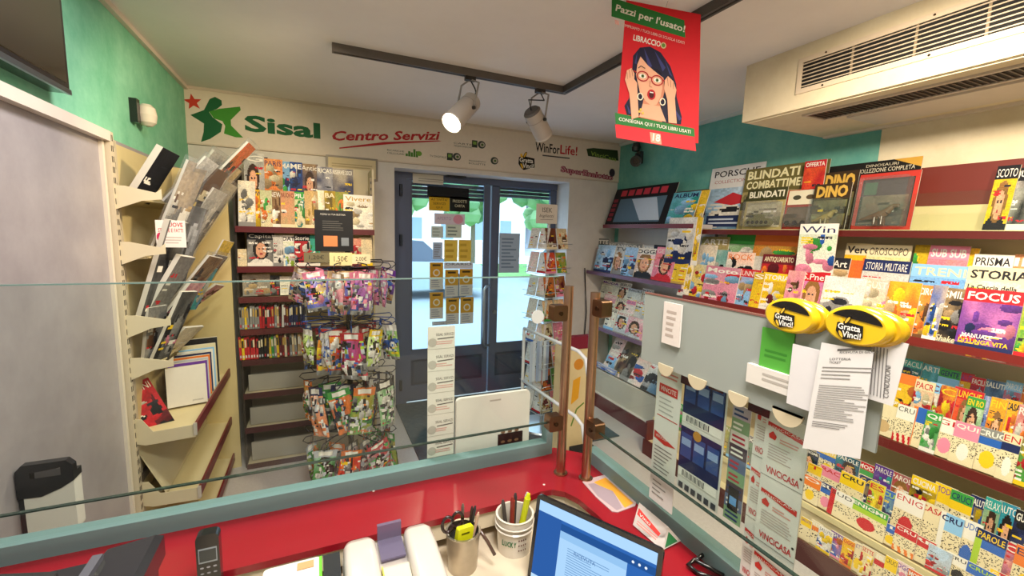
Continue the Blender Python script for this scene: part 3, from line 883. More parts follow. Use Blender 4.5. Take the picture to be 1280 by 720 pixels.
side_sheet('ticket_strip', 'red-printed lottery strip half hidden behind the wider pair strip', 'ticket strip', (yA4, yB4 - .01), (1.045, 1.375), XO + .005, p_vinci)
yA5, yB5 = at(950, 600, 0, XO).y, at(1005, 600, 0, XO).y
side_sheet('ticket_strip', 'wide red-printed lottery strip nearest the puzzle booklets', 'ticket strip', (yA5, yB5), (1.018, 1.357), XO, p_vinci)
for i, (x0, x1, y0, y1) in enumerate(((852, 868, 461, 478), (887, 907, 468, 485), (936, 966, 487, 512))):
    a, e = at(x0, y1, 0, XO - .0005), at(x1, y0, 0, XO - .0005)
    side_sheet('ticket_stub', ('dark maroon ticket stub between the first two rounded tabs', 'dark maroon ticket stub between the second and third rounded tabs', 'dark brown ticket stub topping the red-printed strips')[i], 'ticket', (a.y, e.y), (a.z, a.z + .040), XO - .003,
               lambda s, W, H: (s.rect(0, 0, W, H, '#4c1c22'), s.rect(0, H * .75, W, H, '#d8cfc2', 2), s.rect(.2 * W, .82 * H, .8 * W, .9 * H, '#6a4a44', 3)), bgc='#4c1c22')

# yellow oval scratch-ticket holders clipped on the panel
def oval(label, px, py, X, hy, hz):
    c = at(px, py, 0, X)
    t = thing('ticket_holder', label, 'ticket holder', (X, c.y, c.z), 'yellow scratch ticket holders')
    def ring(k, x, dy=0):
        return [(x, c.y + dy + hy * k * math.cos(a), c.z + hz * k * math.sin(a)) for a in (2 * PI * i / 32 for i in range(32))]
    def shell(b, rings, cc):
        n = 32
        vs = [p for r in rings for p in r]
        b.add(vs, [(i * n + k, i * n + (k + 1) % n, (i + 1) * n + (k + 1) % n, (i + 1) * n + k) for i in range(len(rings) - 1) for k in range(n)], cc, 0, True)
        b.add(rings[0], [tuple(range(n))], cc)
    b = MB(); shell(b, [ring(.86, X), ring(.96, X + .003), ring(1, X + .009), ring(1, X + .016)], '#e6bb1c')
    shell(b, [ring(.8, X + .010, -.012), ring(.9, X + .012, -.012), ring(.93, X + .016, -.012), ring(.93, X + .020, -.012)], '#d2a416'); b.build('holder_shell', GLOSS, t, world=True)
    b = MB(); s = Sheet(b, (X, c.y, c.z), (0, -1, 0), (0, 0, 1))
    s.poly([(hy * .80 * math.cos(a), hz * .84 * math.sin(a)) for a in (PI * (.08 + .74 * k / 14) for k in range(15))] , '#17130f', 3); b.build('black_cap', GLOSS, t, world=True)
    b = MB(); s = Sheet(b, (X, c.y, c.z), (0, -1, 0), (0, 0, 1)); emblem(s, -hy * .12, -hz * .22, hy * .62, 5); b.build('emblem', PAPER, t, world=True)
oval('yellow oval ticket holder with black cap above the green card', 985, 395, .618, .0392, .0254)
oval('yellow oval ticket holder with black cap above the long printed receipt', 1068, 408, .612, .0392, .0254)
a, e = at(950, 447, 0, .633), at(995, 412, 0, .633)
side_sheet('green_card', 'bright green card hanging below the yellow ticket holder', 'card', (a.y, e.y), (1.424, 1.486), .632, lambda s, W, H: (s.rect(0, 0, W, H, '#55a63c'), s.lines(.15 * W, .25 * H, .9 * W, .5 * H, 2, '#3f8a2e', 2)), bgc='#55a63c')
a, e = at(936, 452, 0, .629), at(1012, 470, 0, .629)
b = MB(); b.box((.626, e.y, 1.3935), (.634, a.y, 1.424), '#ddd6cc'); s = Sheet(b, (.626, a.y, 1.3935), (0, -1, 0), (0, 0, 1)); s.lines(.027, .009, .08, .025, 2, '#b4aca2', 1)
tag(b.build('price_strip', PAPER, None, world=True), 'long white price strip stuck across the acrylic panel below the green card', 'strip')
a, e = at(991, 440, 0, .625), at(1026, 440, 0, .625)
side_sheet('blank_slip', 'blank white slip hanging between the two yellow ticket holders', 'paper', (a.y, e.y), (1.384, 1.473), .6235, lambda s, W, H: s.rect(0, 0, W, H, '#ddd8d6'), bgc='#ddd8d6')
def px_sheet(name, label, cat, pts, X, paint, group=None):
    """a hanging paper on the plane x = X given by its four corners"""
    P = [at(x, y, 0, X) for x, y in pts]
    O, U, V = P[0], P[1] - P[0], P[3] - P[0]
    b = MB(); s = Sheet(b, O, U, V)
    n = s.N * .0006
    b.add([q for q in P] + [q - n for q in P], [(0, 1, 2, 3), (7, 6, 5, 4)], '#e0dbd6')
    paint(s, U.length, V.length)
    return tag(b.build(name, PAPER, None, world=True), label, cat, group)
def p_long(s, W, H):
    s.line([(.3 * W, .93 * H), (.85 * W, .94 * H)], .003, '#6a6662', 1); s.text('RICEVUTA DI GIOCO', .35 * W, .90 * H, .95 * W, .92 * H, '#4a4644', 1)
    s.text('LOTTERIA', .2 * W, .84 * H, .55 * W, .86 * H, '#3a3634', 1); s.text('TICKET', .2 * W, .81 * H, .4 * W, .83 * H, '#3a3634', 1)
    s.lines(.1 * W, .66 * H, .95 * W, .79 * H, 4, '#8a8682', 1, 2, .25); s.lines(.1 * W, .30 * H, .95 * W, .62 * H, 16, '#9a9692', 1, 5, .35); s.lines(.1 * W, .22 * H, .9 * W, .28 * H, 3, '#6a6662', 1, 9, .3)
px_sheet('long_receipt', 'long white receipt full of fine print below the second yellow holder', 'receipt', ((1003, 560), (1075, 574), (1092, 440), (1027, 428)), .616, p_long)
def p_back(s, W, H):
    for k in range(5): s.line([((.12 + k * .13) * W, .08 * H), ((.12 + k * .13) * W, .85 * H)], .0012, '#8a8684', 1)
    s.text('CONDIZIONI', .82 * W, .1 * H, .82 * W + .5 * H, .17 * H, '#5a5654', 1, rot=PI / 2)
px_sheet('printed_sheet', 'white sheet with vertical print beside the long receipt', 'paper', ((1084, 498), (1116, 508), (1136, 430), (1090, 420)), .6265, p_back)
p = at(840, 397, 0, PX - .01)
side_sheet('note_card', 'small white note card on the acrylic panel above the first tab', 'card', (at(829, 397, 0, PX - .006).y, at(851, 397, 0, PX - .006).y), (1.4105, 1.4935), PX - .006, lambda s, W, H: (s.rect(0, 0, W, H, '#e2d6cc'), s.lines(.2 * W, .15 * H, .8 * W, .85 * H, 5, '#b8a89c', 2)), th=.004)

# ------------------------------------------------------------------ things on the counter and desk
t = thing('laptop', 'laptop with lit blue document screen on the desk', 'laptop', (.45, .62, DZ0))
TL, TR = at(672, 617, 2, 1.075), at(830, 688, 2, 1.075)
BLp = at(655, 719, 2, .90)
U = (TR - TL).normalized(); V = (TL - BLp); V = (V - U * V.dot(U)).normalized(); N = U.cross(V)
Wl = (TR - TL).length; Hl = (TL.z - .897) / V.z
O = TL - V * Hl
b = MB(); M = Matrix.Translation(O) @ Matrix((U, V, N)).transposed().to_4x4()
b.bbox((0, 0, -.008), (Wl, Hl, 0), '#1b1b1e', .008, axis=2, M=M)
lid = b.build('lid', GLOSS, t, world=True)
b = MB(); s = Sheet(b, O + N * .0008, U, V)
k6 = CR(640, 540, 4); W6 = lambda x, y: s.w(*k6(x, y))
m_ = .009
s.rect(m_, m_, Wl - m_, Hl - m_, '#2f63ad', 0)
s.rect(m_, Hl - .030, Wl - m_, Hl - m_, '#a9d0f2', 1)
s.rect(m_, m_, m_ + .055, Hl - .030, '#2c5aa0', 1)
s.rect(m_ + .055, m_, Wl - .06, Hl - .050, '#a6cdf0', 1); s.rect(m_ + .055, Hl - .050, Wl - m_, Hl - .036, '#24508f', 2)
s.rect(m_ + .055, Hl - .064, Wl - .06, Hl - .050, '#8fbce6', 2)
s.lines(m_ + .075, .03, Wl - .09, Hl - .075, 16, '#6d96c4', 3, 2, .3); s.text('RICEVUTA', m_ + .09, Hl - .085, Wl - .12, Hl - .078, '#4a6ea0', 3)
s.rect(m_, m_, Wl - m_, m_ + .010, '#b8d8f2', 3)
for k in range(3): s.ell(Wl - .05 + k * .012, Hl - .043, .0025, .0025, '#e8f0f8', 3)
b.build('screen', SCREEN, lid, world=True)
b = MB(); Hd = Vector((-N.x, -N.y, 0)).normalized() * -1; Ud = Vector((U.x, U.y, 0)).normalized(); M2 = Matrix.Translation(Vector((O.x, O.y, DZ0)) - Hd * 0) @ Matrix((Ud, Hd, Vector((0, 0, 1)))).transposed().to_4x4()
b.bbox((0, .0, .000), (Wl, .20, .016), '#2b2b2f', .008, axis=2, M=M2)
for r in range(4):
    for c_ in range(11):
        b.box((.02 + c_ * (Wl - .04) / 11, .03 + r * .022, .016), (.02 + (c_ + .85) * (Wl - .04) / 11, .048 + r * .022, .0175), '#141416', M=M2)
b.build('keyboard_base', GLOSS, t, world=True)

def cup(name, label, px, r, h, cbody, taper, band=None):
    p = at(px[0], px[1], 2, DZ0)
    d = Vector((p.x, p.y, 0)).normalized()
    c = p + d * r * .5
    t = thing(name, label, 'pen cup', (c.x, c.y, DZ0))
    b = MB(); b.lathe([(.001, .002), (r * taper, .0), (r * (taper + 1) / 2, h * .5), (r, h - .004), (r + .002, h), (r - .003, h), (r * taper - .003, .006), (.001, .006)], (0, 0, 0), cbody, 28)
    if band == 'lucky':
        for z0_, z1_ in ((h - .03, h - .026), (h - .018, h - .015)): b.lathe([(r + .001, z0_), (r + .0035, (z0_ + z1_) / 2), (r + .001, z1_)], (0, 0, 0), cbody, 28)
    o = b.build('cup_body', GLOSS if band else METAL, t)
    return t, c, r, h, o
t, c, r, h, o = cup('pen_cup', 'grey metal pen cup holding scissors and a yellow highlighter', (578, 716), .037, .088, '#b4ab9c', .86)
b = MB(); b.lathe([(.001, h - .02), (r - .004, h - .02)], (0, 0, 0), '#1c1a18', 20); b.build('pen_cup_dark_disc', MATTE, t)  # flat dark disc across the cup just below the rim
def stick(name, label, cat, base, tip, r, cc, mat=GLOSS, n=8, capc=None):
    b = MB(); b.cyl(base, tip, r, cc, n=n)
    d = (Vector(tip) - Vector(base)).normalized()
    b.cyl(tip, Vector(tip) + d * r * 1.5, r * .9, capc or cc, r * .5, n=n)
    return tag(b.build(name, mat, None, world=True), label, cat)
cz = DZ0 + .01
b = MB(); M = Matrix.Translation(c + Vector((.0, -.012, .092))) @ Matrix.Rotation(.25, 4, 'Z') @ Matrix.Rotation(.15, 4, 'Y'); b.bbox((-.02, -.006, -.05), (.019, .006, .012), '#d8d81e', .004, axis=1, M=M); s = Sheet(b, M @ Vector((-.02, -.006, -.01)), M.to_3x3() @ Vector((1, 0, 0)), M.to_3x3() @ Vector((0, 0, 1))); s.lines(.008, .006, .03, .014, 1, '#5a5a10', 2)
tag(b.build('highlighter', GLOSS, None, world=True), 'yellow flat highlighter standing in the metal cup', 'highlighter')
sc = thing('scissors', 'dark-handled scissors standing in the metal cup', 'scissors', c + Vector((-.02, .005, .01)))
for sx in (-1, 1):
    b = MB(); cx = c.x - .024 + sx * .012; zc = DZ0 + .112
    b.tube([(cx + .012 * math.cos(a), c.y + .004 * sx, zc + .018 * math.sin(a)) for a in (2 * PI * k / 14 for k in range(15))], .0035, '#2a1a1c', 6); b.build('handle', GLOSS, sc, world=True)
    b = MB(); b.cyl((cx, c.y + .004 * sx, zc - .016), (c.x - .02 - sx * .004, c.y, DZ0 + .015), .003, '#b0b4b8', .001, n=6); b.build('blade', METAL, sc, world=True)
for i, (dx, dy, tx, ty, L, cc, lb) in enumerate(((.012, .01, .03, .01, .125, '#2c2c30', 'black pen leaning toward the white tub in the metal cup'), (.0, .018, .005, .02, .13, '#6a5c52', 'brown pen at the back of the metal cup'),
                                                 (.018, -.002, .034, .0, .115, '#caa890', 'pale pen leaning out of the metal cup'), (.02, .012, .026, .018, .12, '#3a2a28', 'dark brown pen at the tub side of the metal cup'))):
    stick('pen', lb, 'pen', c + Vector((dx * .6, dy * .6, .012)), c + Vector((tx, ty, L)), .0036, cc)
b = MB(); pth = [c + Vector((.035, -.01, .085)), c + Vector((.05, -.02, .06)), c + Vector((.062, -.035, .035))]; b.tube(pth, .004, '#5a4238', 6); tag(b.build('coiled_cable', GLOSS, None, world=True), 'brown pen cord hanging over the rim of the metal cup', 'cord')
t, c, r, h, o = cup('pen_tub', 'white plastic tub printed with green lettering, full of markers', (642, 692), .043, .088, '#dcd3c4', .9, 'lucky')
b = MB()
d0 = math.atan2(-c.y, -c.x)
txt = 'LUCKY'
for k, ch in enumerate(txt):
    a = d0 - .62 + k * .17
    rr_ = r * .945 + .0012
    uu = Vector((-math.sin(a), math.cos(a), 0)); s = Sheet(b, Vector((rr_ * math.cos(a), rr_ * math.sin(a), .030)), uu, (0, 0, 1)); s.text(ch, -.0032, 0, .0032, .013, '#1f6a3a', 1, .03)
for k in range(4):
    for j in range(3):
        a = d0 + .28 + k * .13; rr_ = r * .945 + .0012; uu = Vector((-math.sin(a), math.cos(a), 0)); s = Sheet(b, Vector((rr_ * math.cos(a), rr_ * math.sin(a), .022 + j * .012)), uu, (0, 0, 1)); s.ell(0, 0, .0018, .0022, '#6a4a40', 1, 8)
b.build('printed_band', PAPER, t)
for i, (dx, dy, tx, ty, L, cc, rd, lb) in enumerate(((.012, -.005, .026, -.012, .125, '#d6dc1e', .0075, 'yellow-green marker standing in the white tub'), (-.01, .0, -.004, .006, .115, '#8a2c24', .006, 'dark red marker in the white tub'), (.02, .012, .036, .012, .115, '#c8c0b8', .005, 'pale pen leaning out of the white tub'),
                                                     (-.018, .01, -.022, .02, .105, '#4a4440', .005, 'dark grey marker at the back of the white tub'), (.004, .018, .012, .026, .11, '#3a3034', .005, 'black marker behind the red one in the white tub'))):
    stick('marker', lb, 'marker', c + Vector((dx * .7, dy * .7, .012)), c + Vector((tx, ty, L)), rd, cc)

t = thing('receipt_printer', 'white desktop receipt printer with smoky lid on the desk', 'printer', (.115, .76, DZ0))
b = MB(); b.box((.03, .60, DZ0), (.208, .87, .955), '#d6cdc2'); b.box((.092, .6, .955), (.15, .868, .972), '#b8b0a8'); b.build('printer_base', GLOSS, t, world=True)
def hump(x0, x1):
    b = MB(); secs = []
    for y, zt_, ins in ((.60, .974, 0), (.70, .989, 0), (.80, .999, 0), (.845, 1.0, .001), (.865, .992, .005), (.874, .972, .010), (.876, .95, .012)):
        r = .014; sec = [(x0 + ins, y, .94)]
        for cx_, a0 in ((x0 + ins + r, PI), (x1 - ins - r, PI / 2)):
            for k in range(5):
                a = a0 - k * PI / 8; sec.append((cx_ + r * math.cos(a), y, zt_ - r + r * math.sin(a)))
        sec.append((x1 - ins, y, .94)); secs.append(sec)
    n = len(secs[0]); vs = [p for q in secs for p in q]
    b.add(vs, [(i * n + k, (i + 1) * n + k, (i + 1) * n + k + 1, i * n + k + 1) for i in range(len(secs) - 1) for k in range(n - 1)], '#cdc5bb', 0, True)
    b.add(secs[-1], [tuple(range(n))[::-1]], '#cdc5bb'); b.add(secs[0], [tuple(range(n))], '#cdc5bb')
    b.box((x0 + .012, .66, .984), (x0 + .022, .70, .9885), '#a59d94')
    b.build('side_cover', GLOSS, t, world=True)
hump(.03, .094); hump(.148, .208)
b = MB(); b.box((.098, .858, .96), (.146, .866, 1.014), 'purple'); b.box((.098, .80, .978), (.146, .858, .982), 'purple'); b.build('smoky_lid', SMOKE, t, world=True)
b = MB(); b.prism([(.56, .955), (.70, .968), (.775, .982), (.78, .9805), (.70, .966), (.56, .953)], 0, .098, .147, '#d8ccb6'); b.box((.096, .6, .97), (.0985, .78, .985), '#d8cf5a'); b.build('paper', PAPER, t, world=True)
zt = at(120, 686, 1, .86).z
t = thing('office_printer', 'black office printer with raised lid beside the red counter', 'printer', (-.45, .65, DZ0))
xr_ = at(205, 684, 1, .86).x
b = MB(); b.box((-.70, .40, DZ0), (xr_ - .01, .86, zt - .035), '#17171b'); b.build('printer_body', GLOSS, t, world=True)
b = MB(); b.prism([(-.70, zt - .03), (xr_ - .09, zt - .025), (xr_ - .075, zt - .008), (xr_ - .012, zt), (xr_, zt - .004), (xr_, zt - .04), (-.70, zt - .045)], 1, .42, .865, '#202026'); b.box((xr_ - .085, .45, zt - .012), (xr_ - .072, .84, zt + .002), '#5c5c66'); b.build('printer_lid', GLOSS, t, world=True)
b = MB(); b.prism([(-.66, zt - .03), (-.53, zt + .015), (-.50, zt + .018), (-.38, zt - .012), (-.38, zt - .03)], 1, .5, .84, '#2c2b2f'); b.build('paper_tray', GLOSS, t, world=True)
t = thing('cordless_phone', 'black cordless phone standing in its cradle on the desk', 'phone', (-.194, .86, DZ0))
px0, px1 = at(244, 690, 1, .85), at(274, 690, 1, .85)
zt2 = at(258, 665, 1, .86).z
b = MB(); b.bbox((px0.x - .006, .83, DZ0), (px1.x + .006, .892, .935), '#101013', .01, axis=2); b.build('cradle', GLOSS, t, world=True)
b = MB(); b.bbox((px0.x, .852, .925), (px1.x, .872, zt2), '#141417', .009, axis=1); hs = b.build('handset', GLOSS, t, world=True)
b = MB(); s = Sheet(b, (px0.x, .852, zt2 - .065), (1, 0, 0), (0, 0, 1)); w_ = px1.x - px0.x
s.rect(.1 * w_, .012, .9 * w_, .040, '#8e969c', 1); s.rect(.14 * w_, .015, .86 * w_, .037, '#2b3336', 2)
for k in range(3):
    s.ell((.22 + .28 * k) * w_, .003, .003, .0018, '#9a9aa0', 1, 10); s.ell((.22 + .28 * k) * w_, -.008, .003, .0018, '#8a8a90', 1, 10)
b.build('display', GLOSS, hs, world=True)
p = at(372, 716, 2, DZ0)
t = thing('card_terminal', 'white card terminal with a lime green edge beside the receipt printer', 'terminal', (p.x, .79, DZ0))
x0, x1 = at(342, 712, 1, .80).x, at(401, 706, 1, .80).x
zc2 = at(372, 702, 1, .84).z
b = MB(); b.bbox((x0 - .02, .60, DZ0), (x1, .84, zc2), '#dcd8d2', .008, axis=2); b.build('terminal_body', GLOSS, t, world=True)
b = MB(); b.box((x1 - .003, .61, DZ0 + .004), (x1 + .002, .838, zc2 + .001), '#6ec83a'); b.build('green_edge', GLOSS, t, world=True)
b = MB(); b.box((x1 - .04, .815, zc2), (x1 - .012, .833, zc2 + .0015), '#c49a6a'); b.build('orange_label', PAPER, t, world=True)
b = MB(); b.box((x1 + .004, .72, DZ0), (x1 + .034, .85, zc2 - .008), '#2a2d30'); tag(b.build('dark_box', GLOSS, None, world=True), 'small dark box squeezed between card terminal and receipt printer', 'box')
# flat pouch, leaflet, cable on the shelf arm of the counter
pp = [at(x, y, 2, ZT) for x, y in ((728, 603), (733, 600), (757, 594), (770, 600), (795, 629), (794, 633), (772, 641), (765, 640), (745, 622))]
b = MB(); b.prism([(q.x, q.y) for q in pp], 2, ZT, ZT + .002, '#b8a2a4'); s = Sheet(b, (0, 0, ZT + .002), (1, 0, 0), (0, 1, 0))
s.poly([(q.x, q.y) for q in (at(x, y, 2, ZT + .002) for x, y in ((742, 603), (757, 597), (792, 629), (781, 635), (766, 614), (760, 613)))], '#dc9a34', 1)
s.poly([(q.x, q.y) for q in (at(x, y, 2, ZT + .002) for x, y in ((735, 605), (742, 604), (766, 614), (778, 635), (771, 638), (747, 620)))], '#97868e', 1)
tag(b.build('document_pouch', PAPER, None, world=True), 'flat grey pouch with an orange card on the red counter', 'pouch')
A0, A1, A2 = at(791, 656, 2, ZT + .004), at(828, 688, 2, ZT + .004), at(799, 628, 2, ZT + .034)
b = MB(); s = Sheet(b, A0, A1 - A0, A2 - A0); W, H = (A1 - A0).length, (A2 - A0).length
b.add([A0, A1, A1 + (A2 - A0) * .95, A2], [(0, 1, 2, 3), (3, 2, 1, 0)], '#e6ded8'); s.poly([(.04 * W, .78 * H), (.85 * W, .5 * H), (.80 * W, .34 * H), (.04 * W, .5 * H)], '#c8322c', 1); s.lines(.1 * W, .12 * H, .85 * W, .32 * H, 2, '#d88a80', 1); s.text('Vinci', .1 * W, .52 * H, .5 * W, .64 * H, '#f2e8e0', 2, rot=-.1)
B0, B1 = A1, at(851, 676, 2, ZT + .006)
b.add([B0, B1, A1 + (A2 - A0) * .95], [(0, 1, 2), (2, 1, 0)], '#e6ded8')
s2 = Sheet(b, B0, B1 - B0, (A2 - A0)); s2.poly([(.006, .003), ((B1 - B0).length * .8, .003), (.006, H * .7)], '#256a3c', 1)
tag(b.build('promo_leaflet', PAPER, None, world=True), 'curled red, white and green leaflet standing on the red counter', 'leaflet')
b = MB(); b.tube([at(x, y, 2, ZT + z) for x, y, z in ((905, 720, .01), (880, 706, .012), (868, 700, .014), (860, 706, .008), (872, 716, .006), (900, 726, .006))], .0045, '#141214', 8); b.tube([at(x, y, 2, ZT + z) for x, y, z in ((868, 702, .01), (878, 694, .012), (884, 688, .012))], .004, '#141214', 8)
tag(b.build('black_cable', GLOSS, None, world=True), 'black cable looped on the red counter near the lottery strips', 'cable')

# ================================================================== ceiling track, lamps, hanging poster
t = thing('lighting_track', 'grey L-shaped ceiling lighting track', 'track', (1.445, 2.505, 2.5))
b = MB(); b.box((.092, 2.487, 2.50), (1.463, 2.523, ZC), '#5f5853'); b.box((.10, 2.501, 2.498), (1.44, 2.509, 2.5005), '#1c1a1a'); b.build('track_bar', PAINT, t, world=True)
b = MB(); b.box((1.427, -1.4, 2.50), (1.463, 2.487, ZC), '#4f4a47'); b.box((1.441, -1.4, 2.498), (1.449, 2.48, 2.5005), '#141313'); b.build('track_bar', PAINT, t, world=True)
def spotlamp(label, B, F, rx, lit):
    d = (F - B).normalized()
    t = thing('track_spotlight', label, 'spotlight', (rx, 2.505, 2.5))
    b = MB(); b.cyl(B, F, .055, '#b5aca4', .058, n=24, cap=False); b.cyl(B, B - d * .012, .055, '#5c5652', .045, n=24); b.cyl(B + d * .05, B + d * .056, .0575, '#9d948c', .0575, n=24, cap=False); b.cyl(F - d * .012, F, .0585, '#c9c1b9', .0585, n=24, cap=False); b.build('lamp_housing', METAL if False else PAINT, t, world=True)
    b = MB(); b.cyl(F - d * .016, F - d * .014, .0555, '#fff1d0' if lit else '#4a4642', n=24); b.build('lens', LAMPGLOW if lit else GLOSS, t, world=True)
    m = B.lerp(F, .35)
    side = d.cross(Vector((0, 0, 1))).normalized()
    piv = Vector((rx, 2.505, 2.485))
    b = MB()
    for sg in (1, -1):
        e = m + side * .062 * sg
        b.tube([piv, Vector((piv.x, piv.y, 2.46)) + side * .062 * sg, e], .006, '#8f8780', 6); b.cyl(e - side * sg * .01, e + side * sg * .008, .010, '#2a2623', n=10)
    b.tube([B - d * .012, B - d * .05 + Vector((0, 0, .03)), Vector((rx + .03, 2.505, 2.44)), piv], .004, '#1c1a19', 6); b.build('yoke', PAINT, t, world=True)
    b = MB(); b.box((rx - .03, 2.49, 2.478), (rx + .03, 2.52, 2.5), '#25221f'); b.build('track_adapter', PAINT, t, world=True)
B1, F1 = at(590, 127, 1, 2.55), at(564, 154, 1, 2.44)
spotlamp('lit grey track spotlight tilted toward the green star sign', B1, F1, at(586, 100, 2, 2.49).x, True)
B2, F2 = at(665, 140, 1, 2.48), at(680, 170, 1, 2.55)
spotlamp('unlit grey track spotlight pointing down toward the door', B2, F2, at(672, 116, 2, 2.49).x, False)
spot('lit_spotlight_beam', F1 + (F1 - B1).normalized() * .02, F1 + (F1 - B1) * 5, 30, (1, .86, .62), 70)

PTL, PTR, PBL = CAM + (RI * ((783 - 640) / FPX) + DN * ((0 - 360) / FPX) + FW) * 1.7, CAM + (RI * ((876 - 640) / FPX) + DN * ((18 - 360) / FPX) + FW) * 1.7, CAM + (RI * ((770 - 640) / FPX) + DN * ((170 - 360) / FPX) + FW) * 1.7
U = (PTR - PTL).normalized(); Vv = (PTL - PBL); Hp = Vv.length; Wp = (PTR - PTL).length
Vv = Vv.normalized()
t = thing('hanging_poster', 'red and green poster of a surprised woman in glasses hung from the track', 'poster', PBL.lerp(PTR, .5))
b = MB(); N = U.cross(Vv).normalized()
BR = CAM + (RI * ((873 - 640) / FPX) + DN * ((179 - 360) / FPX) + FW) * 1.7
corn = [PBL, BR, PTR, PTL]
b.add(corn + [q - N * .003 for q in corn], [(0, 1, 2, 3), (7, 6, 5, 4), (0, 4, 5, 1), (1, 5, 6, 2), (2, 6, 7, 3), (3, 7, 4, 0)], '#d8202c')
s = Sheet(b, PBL, U, Vv); s.V = Vv
k4 = CR(700, 0, 3.7875)
W4 = lambda x, y: s.w(*k4(x, y))
s.N = N
pc = lambda pts, c, l: s.poly([W4(*q) for q in pts], c, l)
pc(((318, 2), (664, 70), (660, 150), (306, 90)), '#2c7c3a', 1)
pc(((272, 536), (655, 568), (654, 606), (270, 588)), '#2c7c3a', 1)
pc(((266, 590), (654, 608), (653, 672), (266, 652)), '#e2303c', 1)
def ptext(tx, bl, tr_, c, l=3, bold=.02, tl=None):
    a = W4(*bl); e = W4(*tr_); ro = math.atan2(e[1] - a[1], e[0] - a[0])
    s.text(tx, a[0], a[1], a[0] + math.hypot(e[0] - a[0], e[1] - a[1]), a[1] + tl, c, l, bold, 0, ro)
ptext("Pazzi per l'usato!", (325, 72), (655, 136), '#f0ece0', tl=.036)
ptext('COMPRIAMO I TUOI LIBRI DI SCUOLA USATI', (346, 128), (650, 182), '#f0d8d0', tl=.011, bold=.0)
pc(((320, 104), (340, 108), (340, 128), (320, 124)), '#e8b0a8', 3)
ptext('LIBRACCIO', (400, 190), (530, 208), '#f4efe6', tl=.023)
u, v = W4(547, 198); s.ell(u, v, .011, .012, '#d8c89a', 3); s.ell(u, v, .007, .008, '#6a8a3c', 4)
ptext('CONSEGNA QUI I TUOI LIBRI USATI', (286, 574), (634, 597), '#f0ece0', tl=.016, bold=.015)
pc(((434, 608), (486, 612), (486, 660), (434, 656)), '#f0a890', 2); ptext('18', (442, 646), (478, 650), '#f8efe6', tl=.030, bold=.03)
HAIR, HAIR2, SKN, SKS = '#1b1b38', '#3a3f7a', '#f0b493', '#d98c6e'
pc(((380, 330), (392, 262), (430, 220), (480, 210), (530, 232), (570, 290), (590, 370), (585, 430), (600, 520), (592, 556), (500, 556), (400, 540), (330, 540), (322, 500), (350, 460), (370, 400)), HAIR, 2)
for st in (((450, 222), (480, 300), (462, 318)), ((500, 226), (545, 300), (530, 320)), ((560, 470), (598, 530), (584, 540)), ((335, 490), (352, 530), (340, 535)), ((415, 240), (404, 300), (396, 296)), ((545, 260), (575, 340), (562, 330))): pc(st, HAIR2, 3)
pc(((420, 460), (500, 470), (500, 556), (395, 545)), SKS, 3)
pc(((414, 480), (498, 482), (520, 552), (390, 542)), SKN, 3)
pc(((396, 350), (408, 300), (428, 262), (460, 300), (500, 330), (530, 350), (528, 410), (512, 450), (480, 478), (455, 484), (428, 466), (406, 430)), SKN, 4)
pc(((524, 352), (530, 352), (528, 412), (512, 452), (480, 479), (505, 440), (518, 400)), SKS, 5)
for cx_, cy_ in ((428, 352), (497, 364)):
    a = W4(cx_, cy_); s.ell(a[0], a[1], .0135, .0085, '#f6f0e8', 6); s.ell(a[0], a[1], .006, .0068, '#6a8a4a', 7); s.ell(a[0], a[1], .003, .0034, '#101010', 8)
    pts = [(a[0] + .022 * math.cos(k * PI / 10), a[1] - .001 + .0185 * math.sin(k * PI / 10)) for k in range(21)]
    s.line(pts, .0042, '#b01f2c', 9)
s.line([W4(452, 352), W4(472, 356)], .004, '#b01f2c', 9); s.line([W4(400, 340), W4(385, 332)], .004, '#b01f2c', 9); s.line([W4(524, 362), W4(548, 366)], .004, '#b01f2c', 9)
s.line([W4(410, 318), W4(425, 306), W4(444, 316)], .003, '#1a1420', 6); s.line([W4(482, 318), W4(502, 314), W4(522, 334)], .003, '#1a1420', 6)
s.line([W4(462, 370), W4(456, 396), W4(468, 400)], .0016, '#a05840', 6)
a = W4(461, 434); s.ell(a[0], a[1], .0165, .020, '#c0202c', 6); s.ell(a[0], a[1] - .001, .010, .0135, '#4a0c14', 7); s.rect(a[0] - .007, a[1] + .006, a[0] + .007, a[1] + .010, '#f6f0ea', 8)
for hnd in (((350, 560), (352, 440), (338, 380), (352, 335), (376, 322), (388, 345), (384, 372), (396, 388), (392, 440), (386, 545)), ((530, 556), (536, 450), (526, 400), (534, 360), (552, 340), (576, 362), (586, 400), (574, 440), (570, 556))): pc(hnd, SKN, 10)
for ln in (((352, 345), (350, 375)), ((364, 332), (364, 368)), ((376, 326), (378, 360)), ((548, 348), (548, 386)), ((562, 356), (560, 392)), ((574, 368), (572, 398))): s.line([W4(*q) for q in ln], .0014, '#8a4a38', 11)
for cx_, cy_ in ((404, 450), (511, 463)):
    a = W4(cx_, cy_); s.line([(a[0] + .010 * math.cos(k * PI / 8), a[1] + .013 * math.sin(k * PI / 8)) for k in range(17)], .004, '#f2ead2', 12)
for bx, by in ((392, 520), (400, 510), (408, 525)):
    a = W4(bx, by); s.ell(a[0], a[1], .005, .005, '#e8c25a', 11, 10)
b.build('poster_sheet', PAPER, t, world=True)
tp_ = PTL.lerp(PTR, .5)
b = MB(); b.tube([PTL.lerp(PTR, .52) - N * .0015 + Vector((0, 0, -.01)), Vector((tp_.x + .02, tp_.y + .0, ZC))], .0012, '#c9c4bc', 5); b.build('hanging_cord', GLOSS, t, world=True)

# ================================================================== printed goods
WORD = {'lightblue': 'light blue', 'skin': 'flesh-toned', 'ink': 'black', 'lime': 'lime green'}
wd = lambda c: WORD.get(c, c)


